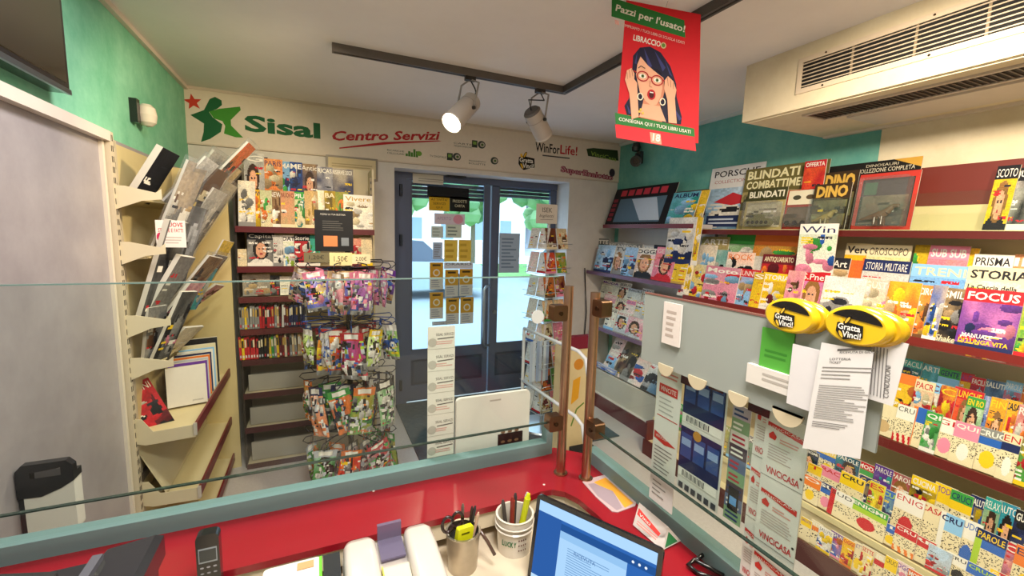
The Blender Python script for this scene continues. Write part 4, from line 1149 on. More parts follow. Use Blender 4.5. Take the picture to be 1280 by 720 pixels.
def make_pic(nx, ny, seed, pal, style):
    r = np.random.RandomState(seed)
    P_ = [np.array(col(c)) for c in pal]
    yy, xx = np.mgrid[0:ny, 0:nx]
    u, v = (xx + .5) / nx, (yy + .5) / ny
    ns = r.rand(6, 6)
    fx, fy = u * 4.99, v * 4.99
    ix, iy = fx.astype(int), fy.astype(int)
    tx, ty = fx - ix, fy - iy
    n = (ns[iy, ix] * (1 - tx) + ns[iy, np.minimum(ix + 1, 5)] * tx) * (1 - ty) + (ns[np.minimum(iy + 1, 5), ix] * (1 - tx) + ns[np.minimum(iy + 1, 5), np.minimum(ix + 1, 5)] * tx) * ty
    t = np.clip(v * .6 + (n - .5) * .9 + .2, 0, 1)[..., None]
    img = P_[0] * (1 - t * .45) + P_[1] * t * .45
    if style == 'puzzle':
        img = np.where((v > .62)[..., None], P_[0], np.array(COLN['cream']) * 1.02)
        cell = r.rand(ny, nx)
        img = np.where(((cell < .16) & (v < .6) & (v > .22))[..., None], np.array(COLN['ink']), img)
        k = r.rand()
        if k < .45:
            img = np.where((((u - .5) ** 2 / .06 + (v - .3) ** 2 / .04) < 1)[..., None], P_[1], img)
        elif k < .75:
            img = np.where(((v < .22) & (np.sin(u * 20 + v * 9) > 0))[..., None], P_[1], img)
        else:
            img = np.where((u < .25)[..., None], P_[1], img)
        return img
    if style == 'spine':
        return img
    if style in ('face', 'photo', 'food'):
        cx, cy = r.uniform(.4, .6), r.uniform(.38, .5)
        if style == 'face':
            hair = ((u - cx) / .30) ** 2 + ((v - cy - .05) / .33) ** 2 < 1
            body = (((u - cx) / .45) ** 2 + (v / .25) ** 2 < 1)
            face = ((u - cx) / .19) ** 2 + ((v - cy) / .23) ** 2 < 1
            img = np.where(body[..., None], P_[2 % len(P_)], img)
            img = np.where(hair[..., None], np.array(col(('#3a2418', '#1c1614', '#8a6030')[r.randint(3)])), img)
            img = np.where(face[..., None], np.array(COLN['skin']) * r.uniform(.8, 1.05), img)
            for ex in (-.07, .07):
                e = ((u - cx - ex) / .035) ** 2 + ((v - cy - .05) / .022) ** 2 < 1
                img = np.where(e[..., None], np.array(COLN['ink']), img)
            img = np.where(((((u - cx) / .06) ** 2 + ((v - cy + .1) / .025) ** 2) < 1)[..., None], np.array(col('#a83a3a')), img)
        else:
            for k in range(12):
                a, b2 = r.uniform(.05, .26), r.uniform(.04, .16)
                c0, c1 = r.rand(), r.uniform(.05, .75)
                m_ = ((u - c0) / a) ** 2 + ((v - c1) / b2) ** 2 < 1
                img = np.where(m_[..., None], P_[r.randint(len(P_))] * r.uniform(.5, 1.0) * (.6 + .6 * np.clip((v - c1) / b2 * .5 + .5 - (u - c0) / a * .3, 0, 1))[..., None], img)
    if style == 'car':
        img = np.where((v < .42)[..., None], img * .55, img)
        body = ((u - .5) / .42) ** 2 + ((v - .38) / .11) ** 2 < 1
        cab = ((u - .47) / .24) ** 2 + ((v - .47) / .12) ** 2 < 1
        img = np.where((cab | body)[..., None], P_[2 % len(P_)], img)
        img = np.where((((u - .47) / .19) ** 2 + ((v - .48) / .07) ** 2 < 1)[..., None], np.array(COLN['ink']), img)
        for wx in (.25, .75):
            img = np.where(((((u - wx) / .08) ** 2 + ((v - .29) / .07) ** 2) < 1)[..., None], np.array(COLN['ink']), img)
    if style == 'text':
        pass
    img = img * (1 + (r.rand(ny, nx, 1) - .5) * .35) * (.8 + .4 * n[..., None])
    # cover lines down the sides
    for k in range(r.randint(4, 8)):
        row = r.uniform(.06, .74)
        h = r.uniform(.012, .032)
        a = 0.06 if r.rand() < .55 else r.uniform(.45, .6)
        L = r.uniform(.22, .42)
        m_ = (abs(v - row) < h) & (u > a) & (u < a + L) & (r.rand(ny, nx) < .8)
        img = np.where(m_[..., None], np.array(col(('white', 'yellow', 'ink', 'red', 'white')[r.randint(5)])), img)
    if r.rand() < .5:
        j = P_[-1]
        img = np.where((v < .1)[..., None], j, img)
    return img


BOLDS = (.0, .012, .025)
TITLES = ('CRUCI', 'ENIGMI', 'PAROLE', 'REBUS', 'QUIZ', 'RELAX', 'GIOCHI', 'INCROCI', 'FACILI', 'AUTO', 'SETTE', 'CASA', 'MODA', 'GUSTO', 'ARTE', 'VIAGGI', 'MOTO', 'CUCINA', 'SALUTE', 'TUTTO', 'OGGI', 'GENTE')


def cover_mesh(w, h, th, style, pal, seed, title=None, tcol='white', band=None, res=26, tz=(.82, .95), side='#e2dccf'):
    b = MB()
    b.box((-w / 2, 0, 0), (w / 2, th, h), side)
    s = Sheet(b, (-w / 2, 0, 0), (1, 0, 0), (0, 0, 1), eps=.00025)
    nx = max(6, int(res * min(1, w / h)))
    ny = max(8, int(res))
    s.pic(make_pic(nx, ny, seed, pal, style), 0, 0, w, h, 1)
    if band:
        s.rect(0, (tz[0] - .03) * h, w, h, band, 2)
    if title:
        s.text(title, .06 * w, tz[0] * h, .94 * w, tz[1] * h, tcol, 3, BOLDS[seed % 3])
    return b


def place(o, pos, rz, tilt=0.0, roll=0.0):
    o.matrix_world = Matrix.Translation(pos) @ Matrix.Rotation(rz, 4, 'Z') @ Matrix.Rotation(-tilt, 4, 'X') @ Matrix.Rotation(roll, 4, 'Y')


RS = random.Random(11)
SEED = [100]


def row(items, face, X, zb, phrase, group, noun='magazine', cat='magazine', name='magazine', tilt=.2, th=.006, anchor='door end', mat=None, tpx=None):
    """stand printed goods in a row on the plane x = X (or y = X for the back shelves); items give the span and top edge seen, look and title"""
    ax = 1 if face == 'B' else 0
    for k, it in enumerate(items):
        x0, x1, yt, style, pal, title, tcol, band = (list(it) + [None] * 4)[:8]
        SEED[0] += 1
        lift = (th + .004) * (k % 2)
        ym = yt + 18
        a, e = at(x0, ym, ax, X), at(x1, ym, ax, X)
        w_ = (e - a).length
        zt_ = at((x0 + x1) / 2, yt, ax, X + .04).z
        h_ = max(.05, (zt_ - zb) / math.cos(tilt))
        c = (a + e) / 2
        px = x1 - x0
        b = cover_mesh(w_ * .985, h_, th, style, pal, SEED[0], title, tcol or 'white', band, res=int(min(60, max(12, px * 1.05 * max(1, h_ / w_)))))
        s = Sheet(b, (-w_ * .985 / 2, 0, 0), (1, 0, 0), (0, 0, 1), eps=.0006)
        if title == 'FOCUS':
            s.text('MANUALE', .1 * w_, .20 * h_, .62 * w_, .27 * h_, 'white', 3, .02); s.text('DI LUNGA VITA', .06 * w_, .11 * h_, .9 * w_, .18 * h_, 'yellow', 3, .02)
        elif title == 'STORIA' and tcol == 'ink':
            s.text('La Caccia della', .05 * w_, .66 * h_, .8 * w_, .73 * h_, 'ink', 3, .02); s.text('Regia Aeronautica', .05 * w_, .56 * h_, .92 * w_, .63 * h_, 'ink', 3, .02)
        elif title == 'SMILE':
            s.text('Shake', .1 * w_, .05 * h_, .8 * w_, .16 * h_, 'cream', 3, .01, .2)
        o = b.build(name, mat or PAPER)
        pos = Vector((X + lift, c.y, zb)) if ax == 0 else Vector((c.x, X + lift, zb))
        rz = -PI / 2 if face == 'R' else 0
        place(o, pos, rz + RS.uniform(-.012, .012), tilt + RS.uniform(-.004, .004), RS.uniform(-.012, .012))
        cs = wd(pal[0]) + (' and ' + wd(pal[1]) if len(pal) > 1 and pal[1] != pal[0] else '')
        tag(o, f'{cs} {noun}, {ORD[k]} from the {anchor}, {phrase}', cat, group)


def rnd(x0, x1, n, y0, y1, styles, seed, jit=3, cols=None, over=1.12, ov=None):
    r = random.Random(seed)
    cols = cols or ('red', 'yellow', 'white', 'blue', 'orange', 'green', 'pink', 'purple', 'cream', 'navy')
    ws = [r.uniform(.7, 1.3) for _ in range(n)]
    S = sum(ws)
    out = []
    p = x0
    for k in range(n):
        q = p + (x1 - x0) * ws[k] / S
        f = ((p + q) / 2 - x0) / (x1 - x0)
        c = r.sample(cols, 3)
        tc = 'white' if c[0] not in ('white', 'yellow', 'cream', 'lightblue', 'lime', 'silver') else r.choice(('red', 'navy', 'ink', 'purple'))
        out.append((p, p + (q - p) * over, y0 + (y1 - y0) * f + r.uniform(-jit, jit), r.choice(styles), c, r.choice(TITLES), tc, r.choice((None, c[1], c[0])) if c[1] != tc else None))
        p = q
    return out


MAROON, REDE, SHELFC = '#5e1a1e', '#8e2a26', '#d8c8a0'
# ------------------------------------------------------------------ main magazine wall on the shelf side
un = thing('magazine_shelving', 'long cream magazine wall shelving with red shelf edges on the shelf side', 'shelving', (2.6, 1.0, 0))
Y0, Y1 = -.6, 2.42
b = MB(); b.box((2.80, Y0, 0), (2.818, Y1, 1.72), '#cdbf9e'); b.box((2.80, Y0, 1.80), (2.818, Y1, 2.005), '#6e2a22'); b.build('back_panel', PAINT, un, world=True)
b = MB(); b.box((2.785, Y0, 1.69), (2.80, Y1, 1.812), '#d9c896'); b.box((2.60, Y0, 1.66), (2.80, Y1, 1.69), '#d9c896'); b.build('shelf', PAINT, un, world=True)
b = MB(); b.box((2.592, Y0, 1.652), (2.60, Y1, 1.686), '#571410'); b.build('shelf_edge', PAINT, un, world=True)
def stepped(zs, xs, zb, nm='stepped_shelf'):
    b = MB()
    for k in range(len(zs)):
        b.box((xs[k], Y0, zb), (xs[k + 1] if k + 1 < len(xs) else 2.80, Y1, zs[k]), SHELFC)
    b.build(nm, PAINT, un, world=True)
stepped((1.185, 1.245, 1.31), (2.497, 2.575, 2.655), 1.155)
b = MB(); b.box((2.488, Y0, 1.158), (2.497, Y1, 1.20), '#742019'); b.build('shelf_edge', PAINT, un, world=True)
stepped((.672, .755, .85), (2.487, 2.565, 2.645), .64)
b = MB(); b.box((2.478, Y0, .645), (2.487, Y1, .69), '#681612'); b.build('shelf_edge', PAINT, un, world=True)
stepped((.10, .245, .30, .36), (2.215, 2.30, 2.375, 2.45), .03)
b = MB(); b.box((2.288, Y0, .24), (2.30, Y1, .27), '#dccf9e'); b.build('shelf_edge', PAINT, un, world=True)
b = MB(); b.box((2.203, Y0, 0), (2.215, Y1, .115), '#4c1a17'); b.build('plinth', PAINT, un, world=True)
b = MB(); b.box((2.22, Y1 - .018, 0), (2.30, Y1, .25), MAROON); b.box((2.30, Y1 - .018, 0), (2.8, Y1, .64), '#c8b892'); b.build('end_panel', PAINT, un, world=True)
b = MB(); b.box((2.583, .5, 1.686), (2.586, 1.62, 1.858), 'white'); b.build('acrylic_lip', GLASS, un, world=True)

G = 'magazines on the shelf side wall'
# top shelf: big carded packages
def package(name, label, px, X, zb, paint, th=.012, tilt=.12, blister=None):
    x0, x1, yt = px
    a, e = at(x0, yt + 30, 0, X), at(x1, yt + 30, 0, X)
    w_ = a.y - e.y; zt_ = at((x0 + x1) / 2, yt, 0, X + .03).z; h_ = (zt_ - zb) / math.cos(tilt)
    pos = Vector((X, (a.y + e.y) / 2, zb))
    t = thing(name, label, 'package', pos, 'carded packages on the top shelf')
    b = MB(); b.box((-w_ / 2, 0, 0), (w_ / 2, th * .3, h_), '#d8d2c4'); s = Sheet(b, (-w_ / 2, 0, 0), (1, 0, 0), (0, 0, 1), eps=.0004); paint(s, w_, h_)
    b.build('backing_card', PAPER, t)
    if blister:
        (u0, v0, u1, v1), toy = blister
        b = MB(); b.bbox((-w_ / 2 + u0 * w_, -.055, v0 * h_), (-w_ / 2 + u1 * w_, -.002, v1 * h_), 'white', .01, axis=1); bl = b.build('blister', FILM, t)
        toy(t, -w_ / 2 + (u0 + u1) / 2 * w_, v0 * h_ + .008, (u1 - u0) * w_ * .8)
    t.rotation_euler = (Matrix.Rotation(-PI / 2, 4, 'Z') @ Matrix.Rotation(-tilt, 4, 'X')).to_euler()
    return t
def toy_tank(c1='#6a6a48'):
    def f(t, cx, z, L):
        b = MB(); b.prism([(cx - L / 2, z + L * .12), (cx - L * .42, z), (cx + L * .42, z), (cx + L / 2, z + L * .12), (cx + L * .4, z + L * .24), (cx - L * .4, z + L * .24)], 1, -.045, -.012, c1)
        b.prism([(cx - L * .22, z + L * .24), (cx + L * .18, z + L * .24), (cx + L * .1, z + L * .4), (cx - L * .16, z + L * .4)], 1, -.038, -.018, c1); b.cyl((cx, -.028, z + L * .33), (cx - L * .5, -.028, z + L * .42), .004, c1, n=8)
        for k in range(5): b.cyl((cx - L * .34 + k * L * .17, -.047, z + L * .1), (cx - L * .34 + k * L * .17, -.044, z + L * .1), L * .065, '#2a2a22', n=10)
        b.build('toy_tank', GLOSS, t)
    return f
def toy_truck(t, cx, z, L):
    b = MB(); b.box((cx - L / 2, -.045, z + L * .08), (cx + L / 2, -.012, z + L * .3), '#5a5244'); b.box((cx - L / 2, -.042, z + L * .3), (cx - L * .1, -.015, z + L * .48), '#4a4438')
    for k in (-.32, 0, .32): b.cyl((cx + k * L, -.048, z + L * .1), (cx + k * L, -.044, z + L * .1), L * .1, '#1c1a18', n=12)
    b.build('toy_truck', GLOSS, t)
def toy_dino(c1, c2):
    def f(t, cx, z, L):
        b = MB(); pts = [Vector((cx - L * .48, -.028, z + L * .16)), Vector((cx - L * .25, -.028, z + L * .22)), Vector((cx, -.028, z + L * .28)), Vector((cx + L * .18, -.028, z + L * .38)), Vector((cx + L * .3, -.028, z + L * .55)), Vector((cx + L * .45, -.028, z + L * .56))]
        rad = (.004, .012, .021, .018, .011, .010)
        for k in range(5): b.cyl(pts[k], pts[k + 1], rad[k], c1, rad[k + 1], n=10)
        for dx in (-.08, .1):
            for dy in (-.01, .01): b.cyl((cx + dx * L, -.028 + dy, z + L * .25), (cx + dx * L + .004, -.028 + dy * 1.4, z), .008, c2, .006, n=8)
        b.build('toy_dinosaur', GLOSS, t)
    return f
def pp_porsche(s, W, H):
    s.pic(make_pic(24, 24, 41, ('lightblue', 'white', 'white', 'navy'), 'car'), 0, 0, W, H * .66, 1); s.rect(0, .66 * H, W, H, '#e4e2e0', 2); s.text('PORSCHE', .08 * W, .84 * H, .92 * W, .94 * H, '#26262c', 3, .01); s.text('COLLECTION', .1 * W, .74 * H, .7 * W, .79 * H, '#b05a5a', 3)
    s.rect(.05 * W, .04 * H, .95 * W, .22 * H, '#22305a', 3); s.lines(.1 * W, .07 * H, .9 * W, .19 * H, 2, '#c8d2e4', 4, 1); s.poly([(.15 * W, .44 * H), (.5 * W, .58 * H), (.75 * W, .5 * H), (.8 * W, .42 * H), (.5 * W, .38 * H)], '#c8303a', 4)
def pp_blind(s, W, H):
    s.pic(make_pic(30, 22, 42, ('#9a8c58', '#c8b878', '#6a6a48', '#3a3a2a'), 'photo'), 0, 0, W, H, 1); s.rect(0, .62 * H, W, H, '#6d6434', 2); s.text('BLINDATI DA', .04 * W, .82 * H, .96 * W, .96 * H, '#f0e8b8', 3, .03); s.text('COMBATTIMENTO', .04 * W, .66 * H, .96 * W, .79 * H, '#f0e8b8', 3, .03)
    s.rect(.5 * W, .5 * H, W, .6 * H, '#e6dca0', 3)
def pp_blind2(s, W, H):
    s.rect(0, 0, W, H, '#b4a468', 1); s.rect(0, .70 * H, W, H, '#40401f', 2); s.text('BLINDATI', .06 * W, .78 * H, .94 * W, .94 * H, '#f0ead0', 3, .03); s.pic(make_pic(14, 12, 43, ('#c8c0a0', '#8a8a6a', '#6a6a50'), 'photo'), .06 * W, .05 * H, .94 * W, .66 * H, 2)
def pp_veh(s, W, H):
    s.rect(0, 0, W, H, '#b0352a', 1); s.rect(.04 * W, .62 * H, .96 * W, .98 * H, '#e4dcc0', 2); s.ell(.3 * W, .8 * H, .12 * W, .06 * H, '#4a4a3a', 3); s.ell(.68 * W, .8 * H, .12 * W, .06 * H, '#5a4a34', 3); s.rect(.06 * W, .05 * H, .94 * W, .56 * H, '#6a5a44', 2)
def pp_dinobig(s, W, H):
    s.rect(0, 0, W, H, '#141210', 1); s.text('COLLEZIONE COMPLETA', .42 * W, .84 * H, .95 * W, .90 * H, '#d8d0b8', 2); s.text('DINOSAURI', .5 * W, .92 * H, .8 * W, .96 * H, '#cfc6ac', 2); s.poly([(.75 * W, H), (W, H), (W, .86 * H)], '#c89a3c', 2); s.pic(make_pic(24, 18, 44, ('#4a3a24', '#8a6a3a', '#2a2216'), 'photo'), .03 * W, .03 * H, .97 * W, .6 * H, 2)
def pp_dino(n):
    def f(s, W, H):
        s.rect(0, 0, W, H, '#2a2014', 1); s.rect(0, .66 * H, W, H, '#3a2a18', 2); s.text('DINO', .08 * W, .70 * H, .92 * W, .96 * H, '#d2a84a', 3, .05); s.pic(make_pic(12, 12, n, ('#6a5a34', '#8a8a5a', '#3a2a1a'), 'photo'), .05 * W, .04 * H, .95 * W, .64 * H, 2)
    return f
def pp_redframe(s, W, H):
    s.rect(0, 0, W, H, '#b8342a', 1); s.rect(.07 * W, .06 * H, .93 * W, .90 * H, '#2a2420', 2); s.rect(.12 * W, .62 * H, .34 * W, .84 * H, '#2a5a3a', 3); s.pic(make_pic(16, 12, 47, ('#5a4a3a', '#8a7a60', '#4a3028', '#7a6a58'), 'photo'), .12 * W, .1 * H, .88 * W, .6 * H, 3)
ZS1 = 1.692
package('toy_package', 'large carded car package with white top, nearest the corner unit on the top shelf', (882, 948, 207), 2.755, ZS1, pp_porsche)
package('toy_package', 'wide olive armoured vehicle card behind two small blisters on the top shelf', (925, 1028, 206), 2.725, ZS1, pp_blind)
package('toy_package', 'small olive blister card with a toy tank on the top shelf', (929, 978, 236), 2.65, ZS1, pp_blind2, blister=((.08, .04, .92, .66), toy_tank()))
package('toy_package', 'small red blister card with a toy truck on the top shelf', (979, 1022, 237), 2.66, ZS1, pp_veh, blister=((.06, .04, .94, .58), toy_truck))
package('toy_package', 'large black dinosaur card behind the others on the top shelf', (1017, 1143, 203), 2.735, ZS1, pp_dinobig)
package('toy_package', 'rear small dinosaur blister with gold lettering on the top shelf', (1022, 1066, 215), 2.69, ZS1, pp_dino(45), blister=((.08, .05, .92, .64), toy_dino('#8a7a4a', '#6a5a34')))
package('toy_package', 'front small dinosaur blister with gold lettering on the top shelf', (1012, 1058, 230), 2.63, ZS1, pp_dino(46), blister=((.08, .05, .92, .64), toy_dino('#a08a50', '#7a6a3c')))
package('toy_package', 'red-framed blister with brown toy figures on the top shelf', (1068, 1143, 216), 2.65, ZS1, pp_redframe, blister=((.1, .04, .92, .9), toy_dino('#6a4a34', '#5a3a28')))
row([(1003, 1030, 202, 'text', ['red', 'orange'], 'OFFERTA', 'white', 'red')], 'R', 2.70, 1.90, 'above the armoured vehicle card', G, 'price card', 'card', 'price_card', .05)
row([(1237, 1266, 207, 'face', ['yellow', 'black', 'black'], 'SCOTO', 'white', 'black'), (1261, 1290, 209, 'text', ['black', 'white'], 'JUVE', 'white', 'black')], 'R', 2.70, ZS1, 'far end of top wall shelf', G)
# second shelf, three tiers
W_ = 'white'
row([(872, 906, 296, 'photo', ['tan', 'green', 'yellow'], 'ARTE', W_, None), (900, 942, 292, 'photo', ['green', 'white', 'brown'], None, W_, 'green'), (936, 1000, 293, 'photo', ['orange', 'green', 'tan'], None, W_, 'orange'),
     (1050, 1084, 304, 'photo', ['yellow', 'orange'], 'Vero', 'ink', 'cream'), (1078, 1134, 306, 'text', ['cream', 'lime', 'black'], 'OROSCOPO', 'ink', 'cream'), (1136, 1158, 306, 'photo', ['yellow', 'black', 'green'], None, W_, None),
     (1154, 1205, 307, 'text', ['pink', 'orange', 'yellow'], 'SUB SUB', W_, 'pink'), (1196, 1216, 310, 'photo', ['yellow', 'orange', 'green'], None, W_, None), (1211, 1262, 318, 'text', ['white', 'red', 'green'], 'PRISMA', 'ink', 'white'), (1258, 1290, 318, 'text', ['orange', 'cream', 'tan'], 'IL', W_, None)],
    'R', 2.665, 1.312, 'rear row, second shelf', G, tilt=.14)
row([(998, 1046, 280, 'photo', ['white', 'green', 'blue', 'pink'], 'Win', 'navy', 'white')], 'R', 2.555, 1.44, 'rising before the top shelf edge', G, tilt=.03)
row([(868, 890, 306, 'photo', ['white', 'tan', 'lightblue'], None, W_, None), (884, 906, 312, 'photo', ['teal', 'white', 'black'], None, W_, None), (904, 938, 315, 'photo', ['white', 'orange', 'black'], 'ROCK', 'orange', None), (935, 952, 320, 'text', ['white', 'black', 'red'], None, W_, None), (948, 990, 318, 'photo', ['red', 'maroon', 'orange'], 'ANTIQUARIATO', 'cream', 'maroon'),
     (986, 1020, 318, 'text', ['black', 'white'], 'Flash', W_, 'black'), (1006, 1056, 321, 'photo', ['cream', 'grey', 'tan'], 'Flash Art', W_, 'ink'), (1052, 1076, 325, 'photo', ['orange', 'red', 'yellow'], None, W_, None), (1072, 1132, 325, 'text', ['white', 'navy', 'blue'], 'STORIA MILITARE', W_, 'navy'), (1131, 1206, 331, 'text', ['lightblue', 'blue', 'red'], 'TRENI', 'cream', 'lightblue'), (1203, 1288, 334, 'text', ['cream', 'white', 'grey'], 'STORIA', 'ink', 'cream')],
    'R', 2.585, 1.247, 'middle row, second shelf', G, tilt=.14)
row([(848, 862, 322, 'photo', ['white', 'yellow', 'pink'], None, W_, None), (858, 880, 330, 'photo', ['yellow', 'lightblue', 'red'], None, W_, None), (877, 920, 333, 'photo', ['pink', 'grey', 'red', 'lightblue'], 'Moto', W_, None), (915, 944, 336, 'photo', ['lightblue', 'red', 'tan'], 'RUNNER', W_, 'red'), (937, 950, 340, 'text', ['yellow', 'brown', 'orange'], 'S', W_, None), (946, 982, 341, 'photo', ['yellow', 'maroon', 'white'], 'STORIA', W_, 'yellow'),
     (979, 1000, 338, 'photo', ['pink', 'tan', 'brown'], None, W_, None), (994, 1030, 339, 'face', ['pink', 'purple', 'red'], 'S.Pnet', W_, 'red'), (1024, 1077, 346, 'car', ['white', 'silver', 'grey'], None, 'ink', None), (1072, 1113, 349, 'food', ['cream', 'pink', 'white'], 'GUSTO', W_, None), (1105, 1146, 352, 'food', ['orange', 'yellow', 'tan'], None, W_, None), (1140, 1162, 356, 'food', ['orange', 'gold', 'brown'], 'CIRC', W_, None), (1158, 1176, 356, 'photo', ['blue', 'yellow', 'white'], None, W_, None),
     (1170, 1206, 360, 'photo', ['black', 'tan', 'grey'], 'SMILE', W_, None), (1200, 1276, 362, 'photo', ['purple', 'pink', 'red', 'navy'], 'FOCUS', W_, 'red'), (1274, 1300, 368, 'photo', ['green', 'yellow', 'red'], None, W_, None)],
    'R', 2.503, 1.187, 'front row, second shelf', G, tilt=.16)
# third shelf: puzzle booklets
GP = 'puzzle booklets on the shelf side wall'
row(rnd(1085, 1290, 10, 440, 482, ('photo', 'puzzle', 'text'), 3, cols=('green', 'purple', 'navy', 'red', 'yellow', 'lightblue', 'teal', 'orange')), 'R', 2.66, .852, 'rear row, third shelf', GP, 'puzzle booklet', 'booklet', 'puzzle_booklet', .12, .005)
row([(1086, 1112, 462, 'puzzle', ['yellow', 'orange']), (1110, 1142, 466, 'photo', ['yellow', 'orange', 'black'], None, W_, 'orange'), (1139, 1163, 474, 'photo', ['cream', 'red', 'lightblue'], 'PACR', 'red', 'cream'), (1156, 1173, 477, 'photo', ['white', 'orange', 'lime'], 'CI', 'maroon', 'lightblue'), (1170, 1190, 481, 'photo', ['red', 'yellow', 'black'], 'C', 'yellow', None), (1186, 1222, 485, 'face', ['red', 'orange', 'white'], 'LUNGHE', 'yellow', 'red'), (1204, 1226, 495, 'face', ['green', 'white', 'skin'], 'EN RO', 'yellow', 'green'),
     (1224, 1235, 494, 'text', ['blue', 'white', 'lightblue']), (1233, 1254, 496, 'face', ['orange', 'yellow', 'red'], 'FIN', 'yellow', None), (1250, 1270, 499, 'photo', ['yellow', 'red', 'orange'], 'CASA', 'ink', None), (1268, 1295, 506, 'photo', ['red', 'white', 'orange'], 'REN', W_, None)],
    'R', 2.578, .757, 'middle row, third shelf', GP, 'puzzle booklet', 'booklet', 'puzzle_booklet', .14, .005)
row([(1060, 1086, 494, 'puzzle', ['white', 'red']), (1083, 1121, 503, 'puzzle', ['cream', 'tan']), (1118, 1140, 505, 'puzzle', ['white', 'red'], 'CRU', 'ink', 'white'), (1136, 1158, 508, 'puzzle', ['blue', 'orange', 'white'], None, W_, None), (1153, 1172, 513, 'photo', ['green', 'grey', 'white'], 'QI', W_, 'green'), (1164, 1196, 521, 'puzzle', ['white', 'pink'], 'GE', 'red', 'white'), (1190, 1220, 527, 'puzzle', ['pink', 'white'], 'QUI', W_, None), (1216, 1254, 535, 'puzzle', ['blue', 'yellow'], 'CRUC', W_, 'grey'),
     (1250, 1272, 540, 'puzzle', ['navy', 'white'], 'EN', 'red', 'cream'), (1270, 1300, 550, 'photo', ['green', 'red', 'yellow'], 'C', W_, None)],
    'R', 2.495, .690, 'front row, third shelf', GP, 'puzzle booklet', 'booklet', 'puzzle_booklet', .16, .005)
# lowest shelf
row(rnd(1000, 1290, 13, 553, 638, ('photo', 'puzzle', 'face'), 21, cols=('green', 'navy', 'purple', 'red', 'yellow', 'teal', 'blue', 'black')), 'R', 2.46, .362, 'rear row, lowest shelf', GP, 'puzzle booklet', 'booklet', 'puzzle_booklet', .10, .005)
row([(1008, 1024, 577, 'puzzle', ['yellow', 'green'], 'T', 'red', 'yellow'), (1022, 1052, 583, 'puzzle', ['pink', 'white'], 'RACE', 'red', None), (1048, 1076, 590, 'puzzle', ['yellow', 'purple'], 'CRU', 'ink', None), (1070, 1092, 594, 'photo', ['navy', 'yellow', 'white'], 'CAR', 'yellow', 'navy'), (1084, 1102, 600, 'photo', ['yellow', 'lime', 'red'], 'ES', 'red', None), (1099, 1121, 611, 'photo', ['blue', 'lime', 'navy'], 'CUT', 'lime', 'blue'), (1117, 1150, 616, 'puzzle', ['white', 'red'], 'ENIG', 'red', 'white'), (1146, 1176, 628, 'puzzle', ['cream', 'orange'], 'CASA', 'red', None),
     (1174, 1200, 640, 'puzzle', ['lightblue', 'white'], 'CRU', 'navy', None), (1196, 1222, 648, 'puzzle', ['white', 'blue'], 'SUDO', 'blue', None), (1218, 1252, 662, 'puzzle', ['blue', 'lime'], 'PAROLE', 'yellow', 'navy'), (1250, 1272, 676, 'photo', ['red', 'white', 'pink'], 'CI', W_, 'red'), (1268, 1296, 682, 'puzzle', ['orange', 'yellow'], 'EN', 'navy', None)],
    'R', 2.385, .302, 'third row back, lowest shelf', GP, 'puzzle booklet', 'booklet', 'puzzle_booklet', .12, .005)
row([(1002, 1022, 592, 'puzzle', ['orange', 'yellow'], 'O', W_, None), (1020, 1040, 601, 'puzzle', ['blue', 'pink'], 'SU', W_, 'navy'), (1036, 1062, 611, 'puzzle', ['white', 'red'], 'SUD', 'ink', None), (1058, 1080, 622, 'photo', ['teal', 'green', 'white'], 'C', W_, None), (1062, 1104, 627, 'puzzle', ['lime', 'red'], 'ENIGMI', W_, 'green'), (1100, 1122, 652, 'puzzle', ['blue', 'yellow'], 'IL', W_, None), (1118, 1142, 655, 'puzzle', ['red', 'orange'], 'CRU', W_, 'red'), (1138, 1164, 668, 'puzzle', ['red', 'pink'], 'RE', W_, None),
     (1160, 1186, 680, 'photo', ['silver', 'lightblue', 'red'], None, W_, None), (1182, 1212, 692, 'puzzle', ['white', 'black'], 'CRUC', 'ink', 'white'), (1208, 1240, 704, 'puzzle', ['blue', 'lime'], 'CRUC', 'lime', None), (1236, 1275, 716, 'puzzle', ['red', 'yellow'], 'GIOCHI', W_, None)],
    'R', 2.308, .272, 'second row, lowest shelf', GP, 'puzzle booklet', 'booklet', 'puzzle_booklet', .13, .005)
row(rnd(1000, 1150, 11, 640, 712, ('puzzle', 'photo', 'puzzle'), 31, jit=2, cols=('orange', 'yellow', 'white', 'red', 'blue', 'pink', 'cream')), 'R', 2.222, .115, 'front row, lowest shelf', GP, 'puzzle booklet', 'booklet', 'puzzle_booklet', .10, .005)
# goods glimpsed behind the lottery strips
row(rnd(852, 1062, 9, 414, 470, ('photo', 'car', 'text'), 51, cols=('navy', 'blue', 'white', 'purple', 'grey', 'green')), 'R', 2.50, .70, 'third shelf behind the lottery strips', GP, 'magazine', 'magazine', 'magazine', .15)
row(rnd(822, 1000, 8, 490, 574, ('photo', 'text'), 52, cols=('white', 'grey', 'pink', 'green', 'tan', 'lightblue')), 'R', 2.31, .272, 'lowest shelf behind the lottery strips', GP, 'magazine', 'magazine', 'magazine', .12)

